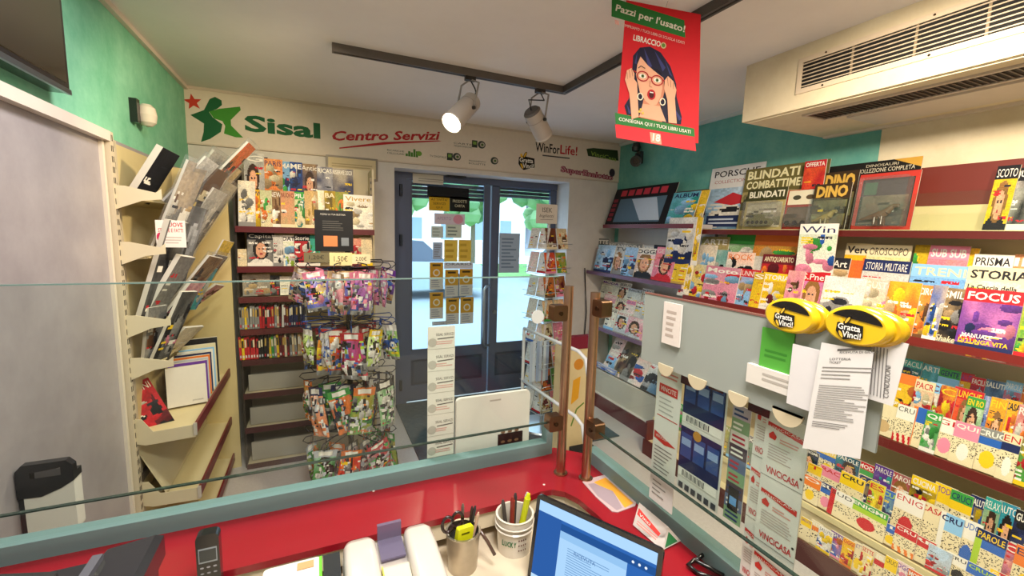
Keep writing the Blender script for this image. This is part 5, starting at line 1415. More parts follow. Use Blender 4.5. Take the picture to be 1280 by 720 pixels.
# ------------------------------------------------------------------ corner magazine unit next to the back wall
cu_ = thing('corner_magazine_unit', 'magazine shelving unit in the corner beside the entrance', 'shelving', (2.6, 3.1, 0))
YC0, YC1 = 2.44, 3.62
b = MB(); b.box((2.79, YC0, 0), (2.815, YC1, 1.80), '#c9c2bb'); b.box((2.80, YC0, 1.80), (2.815, YC1, 2.005), '#551d19'); b.build('back_panel', PAINT, cu_, world=True)
for (x0, z, y1, c) in ((2.56, 1.725, 3.56, '#6a1c24'), (2.49, 1.268, 3.70, '#6e4a66'), (2.49, .735, 3.55, '#7a5a78')):
    b = MB(); b.box((x0, YC0, z - .03), (2.79, y1, z), '#cfc6c4'); b.box((x0 - .008, YC0, z - .032), (x0, y1, z + .002), c); b.build('shelf', PAINT, cu_, world=True)
b = MB(); b.box((2.40, YC0, .0), (2.79, 3.42, .13), '#d8d2c8'); b.box((2.39, YC0, 0), (2.40, 3.42, .125), '#5e1a24'); b.build('base_tray', PAINT, cu_, world=True)
b = MB(); b.box((2.425, YC0, .13), (2.445, 3.42, .345), '#cfc9b8'); b.build('front_board', PAINT, cu_, world=True)
b = MB(); b.tube([at(731, 335, 1, 3.69), at(733, 390, 1, 3.69), at(729, 440, 1, 3.69)], .006, '#2a2624', 6); b.build('loose_cable', GLOSS, cu_, world=True)
GC = 'magazines in the corner unit'
row(rnd(738, 850, 6, 300, 306, ('photo', 'face', 'text'), 61, cols=('white', 'lightblue', 'black', 'grey', 'silver')), 'R', 2.60, 1.285, 'rear row, corner unit upper shelf', GC, tilt=.1)
row([(742, 764, 306, 'photo', ['lightblue', 'white', 'navy']), (762, 778, 307, 'face', ['white', 'black', 'grey'], 'TV', 'ink', None), (776, 792, 309, 'photo', ['lightblue', 'silver', 'navy']), (788, 816, 310, 'face', ['white', 'pink', 'black'], 'OGGI', 'ink', 'white'), (814, 840, 309, 'face', ['pink', 'orange', 'red'], 'GENTE', W_, 'pink'), (822, 850, 320, 'photo', ['silver', 'green', 'lightblue']), (836, 856, 322, 'text', ['yellow', 'gold'])],
    'R', 2.50, 1.272, 'front row, corner unit upper shelf', GC, tilt=.2)
row([(832, 866, 272, 'photo', ['silver', 'white', 'navy'], None, W_, None), (860, 872, 272, 'photo', ['yellow', 'gold', 'white'])], 'R', 2.53, 1.42, 'corner unit beside the magazine wall', GC, tilt=.1)
for zi, (z, yt0, yt1, X, ph) in enumerate(((.99, 346, 372, 2.64, 'rear row'), (.865, 366, 388, 2.57, 'middle row'), (.74, 384, 408, 2.50, 'front row'))):
    row(rnd(748 + 3 * zi, 842, 6, yt0, yt1, ('text', 'face', 'photo'), 70 + zi, cols=('white', 'lightblue', 'pink', 'silver', 'cream', 'white')), 'R', X, z, f'{ph}, corner unit middle shelf', GC, 'weekly', tilt=.25)
row([(742, 768, 455, 'photo', ['blue', 'white', 'navy'], '2000', W_, None), (752, 780, 418, 'photo', ['white', 'red', 'lightblue']), (766, 786, 424, 'photo', ['black', 'tan', 'grey']), (788, 822, 430, 'car', ['lightblue', 'white', 'silver'], 'PORSCHE', 'navy', 'lightblue'), (772, 800, 445, 'photo', ['white', 'red', 'blue']), (796, 826, 452, 'car', ['silver', 'white', 'black'])],
    'R', 2.46, .35, 'bottom of the corner unit', GC, tilt=.5)
def pp_stick(s, W, H):
    s.rect(0, 0, W, H, '#17141a', 1)
    for k in range(6): s.rect((.12 + k * .13) * W, .78 * H, (.22 + k * .13) * W, .94 * H, '#c83a4a', 2)
    for k in range(5): s.rect(.02 * W, (.1 + k * .13) * H, .1 * W, (.19 + k * .13) * H, '#8a2a3a', 2)
    s.poly([(.14 * W, .06 * H), (.9 * W, .06 * H), (.9 * W, .7 * H), (.14 * W, .7 * H)], '#5a7488', 2); s.poly([(.35 * W, .68 * H), (.75 * W, .68 * H), (.9 * W, .1 * H), (.6 * W, .1 * H)], '#c2cfe0', 3)
package('sticker_package', 'big black card package with red squares leaning on the corner unit', (757, 832, 232), 2.62, 1.73, pp_stick, tilt=.35)
row([(832, 866, 240, 'photo', ['teal', 'lightblue', 'yellow'], 'ALBUM', 'navy', None), (858, 876, 238, 'photo', ['yellow', 'gold', 'cream'])], 'R', 2.60, 1.732, 'top of the corner unit', GC, tilt=.3)

# ------------------------------------------------------------------ back wall display behind the spinner
bu = thing('back_display_unit', 'cream display shelving with maroon shelf edges on the back wall', 'shelving', (-.05, 3.4, 0))
YU = 3.2
b = MB(); b.box((-.47, 3.55, 0), (.37, 3.70, 2.06), '#d6c6a0'); b.build('back_panel', PAINT, bu, world=True)
shelfz = [1.610, 1.356, 1.160, .948, .745, .521, .285, .03]
for k, z in enumerate(shelfz):
    b = MB(); b.box((-.462, YU, z - .03), (.365, 3.55, z - .004), '#cdbd98'); b.box((-.465, YU - .008, z - .034), (.367, YU, z + .004), '#5c171c' if k < 4 else '#451218'); b.build('shelf', PAINT, bu, world=True)
for k in (4, 5, 6):
    zt_ = shelfz[k] - .035; zb_ = shelfz[k + 1]
    b = MB(); b.box((-.44, YU + .16, zb_), (.35, YU + .17, zt_), '#8e887c'); b.build('rear_board', PAINT, bu, world=True)
    b = MB(); b.box((-.44, YU + .05, zb_), (.35, YU + .06, zb_ + (zt_ - zb_) * .6), '#a8a294'); b.build('front_board', PAINT, bu, world=True)
b = MB(); b.box((-.475, YU + .02, 0), (-.462, 3.56, 2.0), '#2c2622'); b.build('side_panel', PAINT, bu, world=True)
b = MB(); b.box((.365, YU + .1, 0), (.38, 3.56, 2.04), '#c9bb98'); b.box((.35, YU + .095, .05), (.366, YU + .1, 1.98), '#8a7c60')
for k in range(24): b.box((.354, YU + .093, .9 + k * .045), (.362, YU + .0955, .918 + k * .045), '#2a241e')
b.build('slotted_upright', PAINT, bu, world=True)
GB = 'magazines on the back display'
b = MB(); b.box((-.46, 3.36, 1.61), (.36, 3.55, 1.80), '#cbbb94'); b.build('step_block', PAINT, bu, world=True)
row([(304, 330, 192, 'face', ['grey', 'white', 'black'], 'G', W_, None), (318, 334, 196, 'text', ['black', 'navy']), (329, 353, 199, 'photo', ['orange', 'tan', 'cream'], 'PARIS', 'navy', None), (350, 364, 202, 'photo', ['lightblue', 'navy', 'green'], 'MA', W_, None), (362, 378, 203, 'photo', ['navy', 'blue', 'white'], 'ME', W_, None), (376, 398, 205, 'face', ['navy', 'gold', 'black'], 'Antic', W_, None), (396, 416, 209, 'text', ['navy', 'white', 'lightblue'], 'RICAS', W_, None), (414, 442, 211, 'text', ['navy', 'cream', 'blue'], 'RISERVE 2023', W_, None)],
    'B', 3.36, 1.802, 'rear row, back display top', GB, tilt=.12, anchor='end panel')
row([(296, 318, 226, 'photo', ['white', 'cream', 'grey']), (312, 328, 237, 'photo', ['yellow', 'orange', 'brown'], 'WW', 'navy', None), (325, 340, 238, 'photo', ['cream', 'green', 'orange']), (336, 352, 238, 'photo', ['brown', 'tan', 'white'], 'NEW', W_, None), (350, 368, 239, 'text', ['tan', 'red', 'cream'], 'NUOVO', 'maroon', None), (366, 382, 240, 'photo', ['cream', 'green', 'teal'], 'PIU', W_, 'green'), (381, 398, 239, 'photo', ['tan', 'gold', 'cream']), (396, 410, 238, 'text', ['cream', 'white', 'pink']), (406, 420, 239, 'text', ['black', 'yellow', 'white'], 'BA', 'cream', None), (418, 436, 240, 'photo', ['green', 'orange', 'yellow']), (429, 466, 244, 'photo', ['white', 'cream', 'tan'], 'Vivere', 'gold', 'white')],
    'B', 3.225, 1.612, 'front row, back display top', GB, tilt=.12, anchor='end panel')
row([(297, 309, 311, 'text', ['cream', 'tan']), (308, 343, 291, 'face', ['black', 'white', 'white'], 'Capital', W_, 'black'), (341, 354, 294, 'photo', ['white', 'black', 'grey']), (352, 371, 294, 'photo', ['white', 'lime', 'lightblue'], 'DATI', 'ink', 'white'), (368, 388, 293, 'photo', ['red', 'black', 'white'], 'Storie', W_, 'black'), (386, 400, 294, 'photo', ['teal', 'green', 'white']), (436, 452, 298, 'photo', ['red', 'cream', 'maroon']), (450, 466, 297, 'text', ['cream', 'tan', 'yellow'])],
    'B', 3.215, 1.360, 'second tier of back display', GB, tilt=.1, anchor='end panel')
row([(303, 338, 342, 'photo', ['grey', 'tan', 'brown']), (336, 352, 344, 'photo', ['black', 'grey', 'red']), (350, 374, 345, 'text', ['white', 'cream', 'tan'])], 'B', 3.24, 1.165, 'third tier of back display', GB, 'comic volume', 'book', 'comic_volume', .12, .012, 'end panel')
# film cases standing spine out
def spines(z, ytop, x0, x1, n, cols, seed, phrase):
    r = random.Random(seed); p = at(x0, ytop + 15, 1, YU + .02).x; e = at(x1, ytop + 15, 1, YU + .02).x; st = (e - p) / n
    zt_ = at((x0 + x1) / 2, ytop, 1, YU + .02).z
    cnt = {}
    for k in range(n):
        c = cols[k % len(cols)] if not isinstance(cols, dict) else next(cc for lim, cc in cols.items() if k <= lim)
        if r.random() < .22: c = r.choice(('white', 'grey', 'black', 'yellow', 'cream'))
        h = zt_ - z - r.uniform(0, .02); w_ = st * .9
        b = MB(); b.box((-w_ / 2, 0, 0), (w_ / 2, .13, h), c); s = Sheet(b, (-w_ / 2, 0, 0), (1, 0, 0), (0, 0, 1)); s.rect(w_ * .15, h * .55, w_ * .85, h * .9, r.choice(('white', 'cream', 'black', 'gold')), 1); s.rect(w_ * .2, h * .08, w_ * .8, h * .2, r.choice(('white', 'silver', 'red')), 1)
        o = b.build('film_case', PAPER); place(o, Vector((p + (k + .5) * st, YU + .015, z)), 0, 0, r.uniform(-.04, .04))
        tag(o, f'{wd(c)} slim film case, {ORD[k]} from the end panel, {phrase}', 'film case', 'film cases on the back display')
spines(.952, 381, 299, 384, 28, {6: 'grey', 15: 'red', 19: 'maroon', 29: 'navy'}, 3, 'upper spine row')
spines(.749, 419, 299, 378, 24, {6: 'red', 10: 'black', 14: 'green', 18: 'maroon', 29: 'tan'}, 4, 'lower spine row')

# ================================================================== left wall shelving with bagged issues and books
lu = thing('slotted_shelving', 'cream slotted shelving on the green wall with red-edged sloping trays', 'shelving', (-.7, 2.8, 0))
b = MB(); b.box((XL, 2.352, 0), (XL + .028, 2.392, 1.985), '#c8baa0'); b.box((XL, 2.392, 0), (XL + .02, 2.44, 1.96), '#bfb196'); up_ = b.build('slotted_upright', PAINT, lu, world=True)
b = MB()
for k in range(44):
    z = .10 + k * .043
    for y in (2.362, 2.376): b.box((XL + .027, y, z), (XL + .0288, y + .006, z + .024), '#3a322a')
for k in range(22):
    z = .12 + k * .086; b.box((XL + .0195, 2.41, z), (XL + .0208, 2.418, z + .03), '#4a4034')
tag(b.build('slot', MATTE, up_, world=True), kind='stuff')
b = MB(); b.box((XL, 2.44, 0), (XL + .012, 3.25, 1.95), '#cdbb8a'); b.build('back_panel', PAINT, lu, world=True)
b = MB(); pts = [(XL, 0), (-.505, 0), (-.505, 1.86)] + [(-.565 + .06 * math.cos(a), 1.88 + .06 * math.sin(a)) for a in (PI / 2 * k / 6 for k in range(7))] + [(XL, 1.95)]
b.prism(pts, 1, 3.25, 3.272, '#d9c48c'); b.build('end_panel', PAINT, lu, world=True)
def bracket(z, x1=-.63, h=.05, y=2.37):
    b = MB(); b.prism([(XL, z + h), (XL + .06, z + h), (x1, z + h * .55), (x1 + .02, z + h * .9), (x1 + .02, z), (x1 - .05, z - .01), (XL, z - .06)], 1, y - .003, y + .003, '#d5c8aa')
    b.build('bracket', PAINT, lu, world=True)
for z in (1.72, 1.485, 1.165, .975): bracket(z)
def tray(zb, zf, xf, y0, y1, red=True, edge=.05):
    """a deck from the wall to a raised front edge"""
    b = MB(); b.prism([(XL + .012, zb), (xf, zf), (xf, zf - .012), (XL + .012, zb - .012)], 1, y0, y1, '#dccb9c'); b.build('tray_deck', PAINT, lu, world=True)
    b = MB(); b.box((xf, y0, zf - .015), (xf + .01, y1, zf + edge - .015), '#6e1c1c' if red else '#d9c99c'); b.box((xf - .002, y0 - .01, zf - .02), (xf + .012, y0, zf + edge - .012), '#b9b0a4'); b.build('tray_edge', PAINT, lu, world=True)
    b = MB(); b.prism([(XL, zb + .09), (XL + .05, zb + .085), (XL + .09, zb + .02), (xf, zf + edge - .02), (xf + .006, zf - .03), (XL + .06, zb - .04), (XL, zb - .02)], 1, y0 - .004, y0, '#cdbf9f'); b.build('tray_end', PAINT, lu, world=True)
tray(.655, .655, -.55, 2.375, 3.25)
tray(.34, .325, -.555, 2.40, 3.25)
tray(.10, .07, -.55, 2.45, 3.25)
b = MB(); b.box((XL + .012, 2.4, .43), (XL + .03, 3.25, .46), '#4a4034'); b.build('rear_slot', PAINT, lu, world=True)
b = MB(); b.prism([(XL + .012, .60), (-.68, .36), (-.68, .35), (XL + .012, .59)], 1, 2.4, 3.25, '#cfc09a'); b.build('sloping_board', PAINT, lu, world=True)
for zb, zf in ((1.70, 1.72), (1.46, 1.47), (1.15, 1.16), (.955, .975)):
    b = MB(); b.prism([(XL + .012, zb), (-.68, zf), (-.68, zf - .008), (XL + .012, zb - .008)], 1, 2.38, 3.2, '#cdbc8e'); b.build('pocket_shelf', PAINT, lu, world=True)

GL = 'bagged issues on the left wall shelving'
def slab(label, bot, topx, y, wd_, pal, style, th=.02, film=False, name='bagged_magazine', cat='magazine', title=None, seed=0, yaw=.35, side='#d8d2c6'):
    B_, T_ = at(bot[0], bot[1], 1, y), at(topx[0], topx[1], 1, y)
    tz_ = max([q for q in (.962, 1.155, 1.466, 1.706) if q <= B_.z + .10] or [.962])
    B_ = Vector((max(B_.x, -.74), B_.y, tz_ + .012))
    up_v = (T_ - B_); h = up_v.length; Vv_ = up_v.normalized()
    Uu = Vector((math.sin(yaw), math.cos(yaw), 0)); Uu = (Uu - Vv_ * Uu.dot(Vv_)).normalized(); Nn = Uu.cross(Vv_)
    b = cover_mesh(wd_, h, th, style, pal, 300 + seed, title, 'white', None, 34, side=side)
    if film:
        b.box((-wd_ / 2 - .01, -.006, -.005), (wd_ / 2 + .01, th + .004, h + .02), 'white', 1)
    o = b.build(name, [PAPER, FILM])
    o.matrix_world = Matrix.Translation(B_ + Uu * wd_ / 2) @ Matrix((Uu, -Nn, Vv_)).transposed().to_4x4()
    tag(o, label, cat, GL)
SL = [('black slipcase tilted out of the topmost left wall pocket', (163, 252), (204, 184), 2.42, .12, ['black', 'ink', 'grey'], 'text', .03, False),
      ('clear bag of grey brochures beside the black slipcase', (186, 296), (236, 200), 2.46, .15, ['grey', 'tan', 'white', 'brown'], 'photo', .012, True),
      ('bagged issue with brown cover behind the grey brochures', (200, 300), (262, 205), 2.62, .18, ['brown', 'black', 'tan', 'cream'], 'photo', .012, True),
      ('bagged issue with an orange label pointing at the star sign', (232, 232), (311, 178), 2.75, .10, ['orange', 'red', 'black'], 'photo', .012, True),
      ('crumpled clear bag on top of the left wall pockets', (215, 225), (268, 188), 2.9, .16, ['silver', 'cream', 'tan'], 'photo', .012, True),
      ('grey bagged issue with a dark red corner motif', (222, 300), (282, 226), 2.85, .14, ['grey', 'cream', 'red', 'black'], 'photo', .012, True),
      ('long dark folder standing in the second left wall pocket', (152, 392), (212, 275), 2.42, .14, ['black', 'grey', 'ink'], 'text', .022, False),
      ('dark folder behind the first in the second left wall pocket', (174, 412), (226, 320), 2.46, .12, ['grey', 'black', 'silver'], 'text', .022, False),
      ('bagged black and grey issue in the second left wall pocket', (182, 345), (232, 255), 2.60, .17, ['black', 'silver', 'brown'], 'photo', .012, True),
      ('bagged olive issue leaning below the white card', (205, 420), (262, 320), 2.66, .15, ['brown', 'tan', 'black'], 'photo', .012, True),
      ('slim black issue leaning in the third left wall pocket', (188, 448), (228, 365), 2.45, .12, ['black', 'grey', 'pink'], 'photo', .014, False),
      ('pink and white issue leaning in the third left wall pocket', (206, 408), (240, 352), 2.60, .14, ['pink', 'white', 'black'], 'photo', .014, False),
      ('light blue folded bag standing in the third left wall pocket', (222, 378), (252, 334), 2.75, .16, ['teal', 'lightblue', 'white'], 'photo', .02, False),
      ('rose issue behind the light blue bag in the third pocket', (236, 390), (270, 356), 2.95, .14, ['pink', 'cream', 'maroon'], 'photo', .012, False),
      ('cream brochure lying low in the fourth left wall pocket', (196, 445), (232, 410), 2.6, .2, ['cream', 'white', 'tan'], 'text', .012, False),
      ('dark brochure in the bottom left wall pocket', (170, 448), (186, 385), 2.44, .12, ['grey', 'black', 'brown'], 'photo', .014, False)]
SL += [('pale clear bag hanging over the edge of the first left pocket', (205, 262), (258, 196), 2.52, .13, ['silver', 'white', 'black'], 'photo', .010, True),
       ('bagged white and black issue behind the white card', (212, 318), (268, 235), 2.72, .14, ['white', 'black', 'grey'], 'photo', .010, True),
       ('bagged tan issue nearest the end panel in the first pocket', (240, 260), (290, 205), 3.0, .14, ['tan', 'cream', 'red'], 'photo', .010, True),
       ('thin dark issue leaning against the grey bagged one', (218, 395), (270, 318), 2.8, .14, ['black', 'brown', 'silver'], 'photo', .010, True),
       ('yellow edged brochure behind the dark folders', (232, 340), (280, 300), 2.95, .12, ['yellow', 'grey', 'black'], 'photo', .008, False)]
for i, a_ in enumerate(SL): slab(*a_[:8], a_[8], seed=i)
b = MB(); p, q = at(196, 309, 1, 2.43), at(231, 276, 1, 2.43); b.box((p.x, 2.43, p.z), (q.x, 2.433, q.z), '#ece4dc'); s = Sheet(b, (p.x, 2.43, p.z), (1, 0, 0), (0, 0, 1)); W, H = q.x - p.x, q.z - p.z
s.text('NUOVE', .3 * W, .76 * H, .92 * W, .92 * H, '#c0303a', 1, .02); s.text('STORIE E FATTI', .08 * W, .56 * H, .92 * W, .70 * H, '#c0303a', 1, .01); s.ell(.12 * W, .38 * H, .1 * W, .16 * H, '#c82a58', 1); s.lines(.3 * W, .12 * H, .9 * W, .42 * H, 3, '#c8b8b0', 1)
tag(b.build('price_card', PAPER, None, world=True), 'white card with red lettering hung on the left wall pockets', 'card')
# books in the red-edged tray
def bookpx(label, px, X, Z0, th, pal, style='text', title=None, tilt=.0, yawv=0, seed=0, group='books in the red-edged left tray', name='book'):
    x0, x1, yt, Y = px
    p, e = at(x0, 480, 1, Y), at(x1, 480, 1, Y); zt_ = at((x0 + x1) / 2, yt, 1, Y).z
    b = cover_mesh(e.x - p.x, zt_ - Z0, th, style, pal, 400 + seed, title, 'white', None, 26)
    o = b.build(name, PAPER); place(o, Vector(((p.x + e.x) / 2, Y, Z0)), yawv, tilt); tag(o, label, 'book', group)
t = None
b = cover_mesh(.13, .25, .035, 'photo', ['red', 'maroon', 'white', 'black'], 423, 'UOMINI', 'white', None, 40, side='#8a1f1c')
o = b.build('book', PAPER); place(o, at(200, 537, 1, 2.50) + Vector((0, 0, 0)), .45, .30, -.32); tag(o, 'thick red book leaning at the near end of the red-edged tray', 'book', 'books in the red-edged left tray')
base = .668
specs = [('white front book facing out on the red-edged tray', 2.70, .17, .205, .028, ['white', 'cream', 'white']), ('lilac-spined book just behind the white front book', 2.745, .17, .215, .02, ['purple', 'white', 'white']), ('pale grey book, third in the red-edged tray', 2.785, .165, .22, .022, ['silver', 'white', 'white']),
         ('orange-edged book, fourth in the red-edged tray', 2.825, .165, .225, .02, ['orange', 'cream', 'white']), ('dark blue book in the middle of the red-edged tray', 2.865, .165, .23, .022, ['navy', 'white', 'white']), ('white book behind the dark blue one', 2.905, .165, .235, .022, ['white', 'grey', 'white']),
         ('light blue book near the back of the red-edged tray', 2.945, .165, .238, .022, ['lightblue', 'white', 'white']), ('cream book second from the back of the red-edged tray', 2.985, .165, .25, .026, ['cream', 'tan', 'white']), ('tall black book last in the red-edged tray', 3.04, .165, .275, .028, ['black', 'grey', 'ink'])]
for i, (lb, y, w_, h_, th_, pal) in enumerate(specs):
    b = MB(); b.box((-w_ / 2, 0, 0), (w_ / 2, th_, h_), pal[0]); b.box((-w_ / 2 + .003, .003, .002), (w_ / 2 + .0008, th_ - .003, h_ + .0008), '#e8e0cc'); s = Sheet(b, (-w_ / 2, 0, 0), (1, 0, 0), (0, 0, 1)); s.rect(0, 0, w_, h_, pal[0] if i else '#e6dfd2', 1)
    if i == 0: s.text('STORIA', .62 * w_, .08 * h_, .9 * w_, .12 * h_, '#4a4540', 2)
    o = b.build('book', PAPER); place(o, Vector((-.645, y, base)), .28, .06); tag(o, lb, 'book', 'books in the red-edged left tray')

# ================================================================== toy-bag spinner
cx, cy = .155, 2.62
sp = thing('bag_spinner', 'black spinner stand with wire hooks for toy bags before the back display', 'spinner', (cx, cy, 0))
b = MB(); b.cyl((cx, cy, 0), (cx, cy, 1.64), .016, '#16161a', n=12); b.cyl((cx, cy, .05), (cx, cy, .10), .03, '#16161a', n=12); b.build('pole', GLOSS, sp, world=True)
for k in range(5):
    a = 2 * PI * k / 5; b = MB(); b.tube([(cx, cy, .08), (cx + .15 * math.cos(a), cy + .15 * math.sin(a), .06), (cx + .25 * math.cos(a), cy + .25 * math.sin(a), .012)], .012, '#16161a', 6); b.build('foot', GLOSS, sp, world=True)
bagr = random.Random(77)
BAGFILM = fam('bag_film', 0.2, coat=0.4, var=.25, scale=35, spec=.7, bump=.5)
tiers = ((1.395, .25), (1.075, .27), (.765, .33), (.42, .26))
tname = ('top', 'second', 'third', 'lowest')
bagcols = [['pink', 'tan', 'white', 'purple', 'blue'], ['blue', 'lime', 'red', 'white', 'yellow'], ['black', 'green', 'navy', 'orange', 'white'], ['red', 'green', 'silver', 'grey', 'orange']]
for ti, (z, hb) in enumerate(tiers):
    n = 10
    b = MB(); b.lathe([(.02, z + .012), (.032, z + .01), (.032, z - .01), (.02, z - .012)], (cx, cy, 0), '#1c1c22', 14); b.build('hub', GLOSS, sp, world=True)
    vis = []
    for k in range(n):
        a = 2 * PI * k / n + ti * .3
        d = Vector((math.cos(a), math.sin(a), 0)); o_ = Vector((cx, cy, z)); sd = Vector((-d.y, d.x, 0))
        b = MB(); b.tube([o_ + d * .03, o_ + d * .24, o_ + d * .265 + Vector((0, 0, .022)), o_ + d * .25 + Vector((0, 0, .04)), o_ + d * .14 + Vector((0, 0, .042)), o_ + d * .05 + Vector((0, 0, .03))], .0032, ('#2c4a8c' if ti == 1 else '#3c3c44'), 5); b.build('hook', METAL, sp, world=True)
        if d.y < .55:
            vis.append((a, d))
    bags = []
    for q_, (a, d) in enumerate(vis):
        for rr_ in (.225, .135):
            bags.append((d, rr_))
    bags.sort(key=lambda q: ((cx + q[0].x * q[1]) / (cy + q[0].y * q[1])))
    for k, (d, rr_) in enumerate(bags):
        w_ = bagr.uniform(.10, .15); h_ = hb * bagr.uniform(.68, .98)
        pal = bagr.sample(bagcols[ti], 3)
        fx, fy, dp = 20, 30, bagr.uniform(.012, .022)
        img = make_pic(fx, fy, 500 + ti * 40 + k, pal + ['white', 'black', 'grey'], 'photo')
        nr = np.random.RandomState(900 + ti * 40 + k)
        for q_ in range(46):
            i0, j0 = nr.randint(fx), nr.randint(fy)
            img[j0:j0 + nr.randint(1, 4), i0:i0 + nr.randint(1, 4)] = col(('white', 'ink', 'silver', pal[1], pal[2], 'ink')[nr.randint(6)])
        img[fy - 5:] = np.array(col(pal[nr.randint(3)])) * .8; img[fy - 4:fy - 1, 4:fx - 4] = col('white')
        b = MB()
        for side in (-1, 1):
            vs = []
            for j in range(fy + 1):
                for i in range(fx + 1):
                    u, v = i / fx, j / fy
                    puff = dp * (math.sin(PI * u) ** .6 if 0 < u < 1 else 0) * (math.sin(PI * min(1, v * 1.15)) ** .7 if 0 < v < .87 else 0)
                    wr = .0035 * (math.sin(11 * u + 9 * v + k) + .6 * math.sin(23 * u - 17 * v + 2 * k)) * (1 if 0 < u < 1 else 0)
                    vs.append(((u - .5) * w_ * (1 + .08 * math.sin(5 * v + k)), side * (puff + .0006) + wr, v * h_ - h_ - .004))
            fs = [(j * (fx + 1) + i, j * (fx + 1) + i + 1, (j + 1) * (fx + 1) + i + 1, (j + 1) * (fx + 1) + i) for j in range(fy) for i in range(fx)]
            if side > 0: fs = [f[::-1] for f in fs]
            b.add(vs, fs, [tuple(img[j, i]) for j in range(fy) for i in range(fx)], 0, True)
        o = b.build('toy_bag', BAGFILM)
        ph = Vector((cx, cy, z)) + d * rr_
        o.matrix_world = Matrix.Translation(ph) @ Matrix.Rotation(math.atan2(d.y, d.x) + PI / 2 + bagr.uniform(-.9, .9), 4, 'Z') @ Matrix.Rotation(bagr.uniform(-.25, .25), 4, 'Y')
        tag(o, f'{wd(pal[0])} and {wd(pal[1])} toy bag, {ORD[k]} from the film cases, {tname[ti]} tier of spinner', 'toy bag', 'toy bags on the spinner')
t = thing('spinner_sign', 'black printed sign with orange square on top of the toy spinner', 'sign', (cx - .02, 2.58, 1.44))
p, q = at(394, 314, 1, 2.57), at(441, 264, 1, 2.57)
b = MB(); b.box((p.x, 2.57, p.z), (q.x, 2.574, q.z), '#141416'); s = Sheet(b, (p.x, 2.57, p.z), (1, 0, 0), (0, 0, 1)); W, H = q.x - p.x, q.z - p.z
s.text('SCEGLI LA TUA BUSTINA', .15 * W, .88 * H, .8 * W, .92 * H, '#b8b4ac', 1); s.lines(.2 * W, .5 * H, .85 * W, .76 * H, 5, '#55534f', 1, 3, .3); s.rect(.22 * W, .12 * H, .58 * W, .38 * H, '#c87a4a', 1); s.rect(.68 * W, .14 * H, .88 * W, .34 * H, '#70767c', 1)
b.build('sign_board', PAPER, t, world=True)
b = MB(); b.box((.145, 2.576, p.z - .02), (.165, 2.60, p.z + .1), '#1a1a1c'); b.build('sign_clip', GLOSS, t, world=True)
for i, (x0, x1, yt, yb, c, lb, tx) in enumerate(((380, 411, 316, 328, '#6a6248', 'olive label card above the top spinner hooks, wall side', '1,20€'), (412, 440, 316, 332, '#d8c890', 'cream label card with a handwritten price above the spinner', '1,50€'), (440, 463, 318, 330, '#e0d0a4', 'yellowish label card above the spinner, door side', '2,00€'))):
    p, q = at(x0, yb, 1, 2.48), at(x1, yt, 1, 2.48)
    b = MB(); b.box((p.x, 2.48 + i * .004, p.z), (q.x, 2.482 + i * .004, q.z), c); s = Sheet(b, (p.x, 2.48 + i * .004, p.z), (1, 0, 0), (0, 0, 1)); s.text(tx, (q.x - p.x) * .2, (q.z - p.z) * .25, (q.x - p.x) * .8, (q.z - p.z) * .75, '#2a2620', 1)
    tag(b.build('label_card', PAPER, None, world=True), lb, 'card')

# ================================================================== greeting-card rack by the door
rx, ry = 1.70, 3.10
rk = thing('card_rack', 'white wire greeting-card rack beside the entrance door', 'card rack', (rx, ry, 0))
b = MB(); b.cyl((rx, ry, 0), (rx, ry, 1.72), .014, '#d0d4d8', n=10); b.lathe([(.001, .03), (.19, .02), (.2, .005), (.2, 0)], (rx, ry, 0), '#c0c4c8', 20); b.build('rack_pole', METAL, rk, world=True)
ang = math.atan2(ry, rx)
fac = (('front', ang + PI + .72, 2), ('side', ang + PI + .72 - PI / 2, 2))
NR = 8
for fn, fa, ncol in fac:
    nrm = Vector((math.cos(fa), math.sin(fa), 0)); ud = Vector((-nrm.y, nrm.x, 0))
    for r_ in range(NR):
        zb = .17 + r_ * .19
        b = MB()
        for dz in (0, .045): b.tube([Vector((rx, ry, zb + dz)) + nrm * (.135 + dz * .3) - ud * .125, Vector((rx, ry, zb + dz)) + nrm * (.135 + dz * .3) + ud * .125], .0022, '#dfe4ea', 5)
        b.tube([Vector((rx, ry, zb)) + nrm * .10 - ud * .125, Vector((rx, ry, zb)) + nrm * .136 - ud * .125], .0022, '#dfe4ea', 5); b.build('wire_pocket', METAL, rk, world=True)
        for c_ in range(ncol):
            SEED[0] += 1
            if fn == 'front': pal = RS.sample(['red', 'orange', 'pink', 'green', 'brown', 'cream', 'black', 'maroon', 'gold'], 3)
            else: pal = ['white', RS.choice(('lightblue', 'silver', 'lightblue', 'pink')), RS.choice(('blue', 'red', 'silver'))]
            b = cover_mesh(.108, .165, .004, 'photo' if fn == 'front' else 'text', pal, SEED[0], None, 'white', None, 20)
            o = b.build('greeting_card', PAPER)
            pos = Vector((rx, ry, zb + .004)) + nrm * (.118 + .0) + ud * ((c_ - .5) * .118)
            Zax = (Vector((0, 0, 1)) - nrm * .22).normalized()
            Xa = -ud if False else ud
            Ya = Zax.cross(Xa)
            o.matrix_world = Matrix.Translation(pos) @ Matrix((Xa, Ya, Zax)).transposed().to_4x4()
            if Ya.dot(nrm) > 0: o.matrix_world = o.matrix_world @ Matrix.Rotation(PI, 4, 'Z')
            tag(o, f'{wd(pal[0])} and {wd(pal[1])} greeting card, {ORD[NR - 1 - r_]} row down, ' + ('hinge' if c_ else 'shelf') + f' side column, {fn} face of rack', 'greeting card', 'greeting cards on the rack')
p, q = at(670, 279, 1, 3.05), at(697, 256, 1, 3.05)
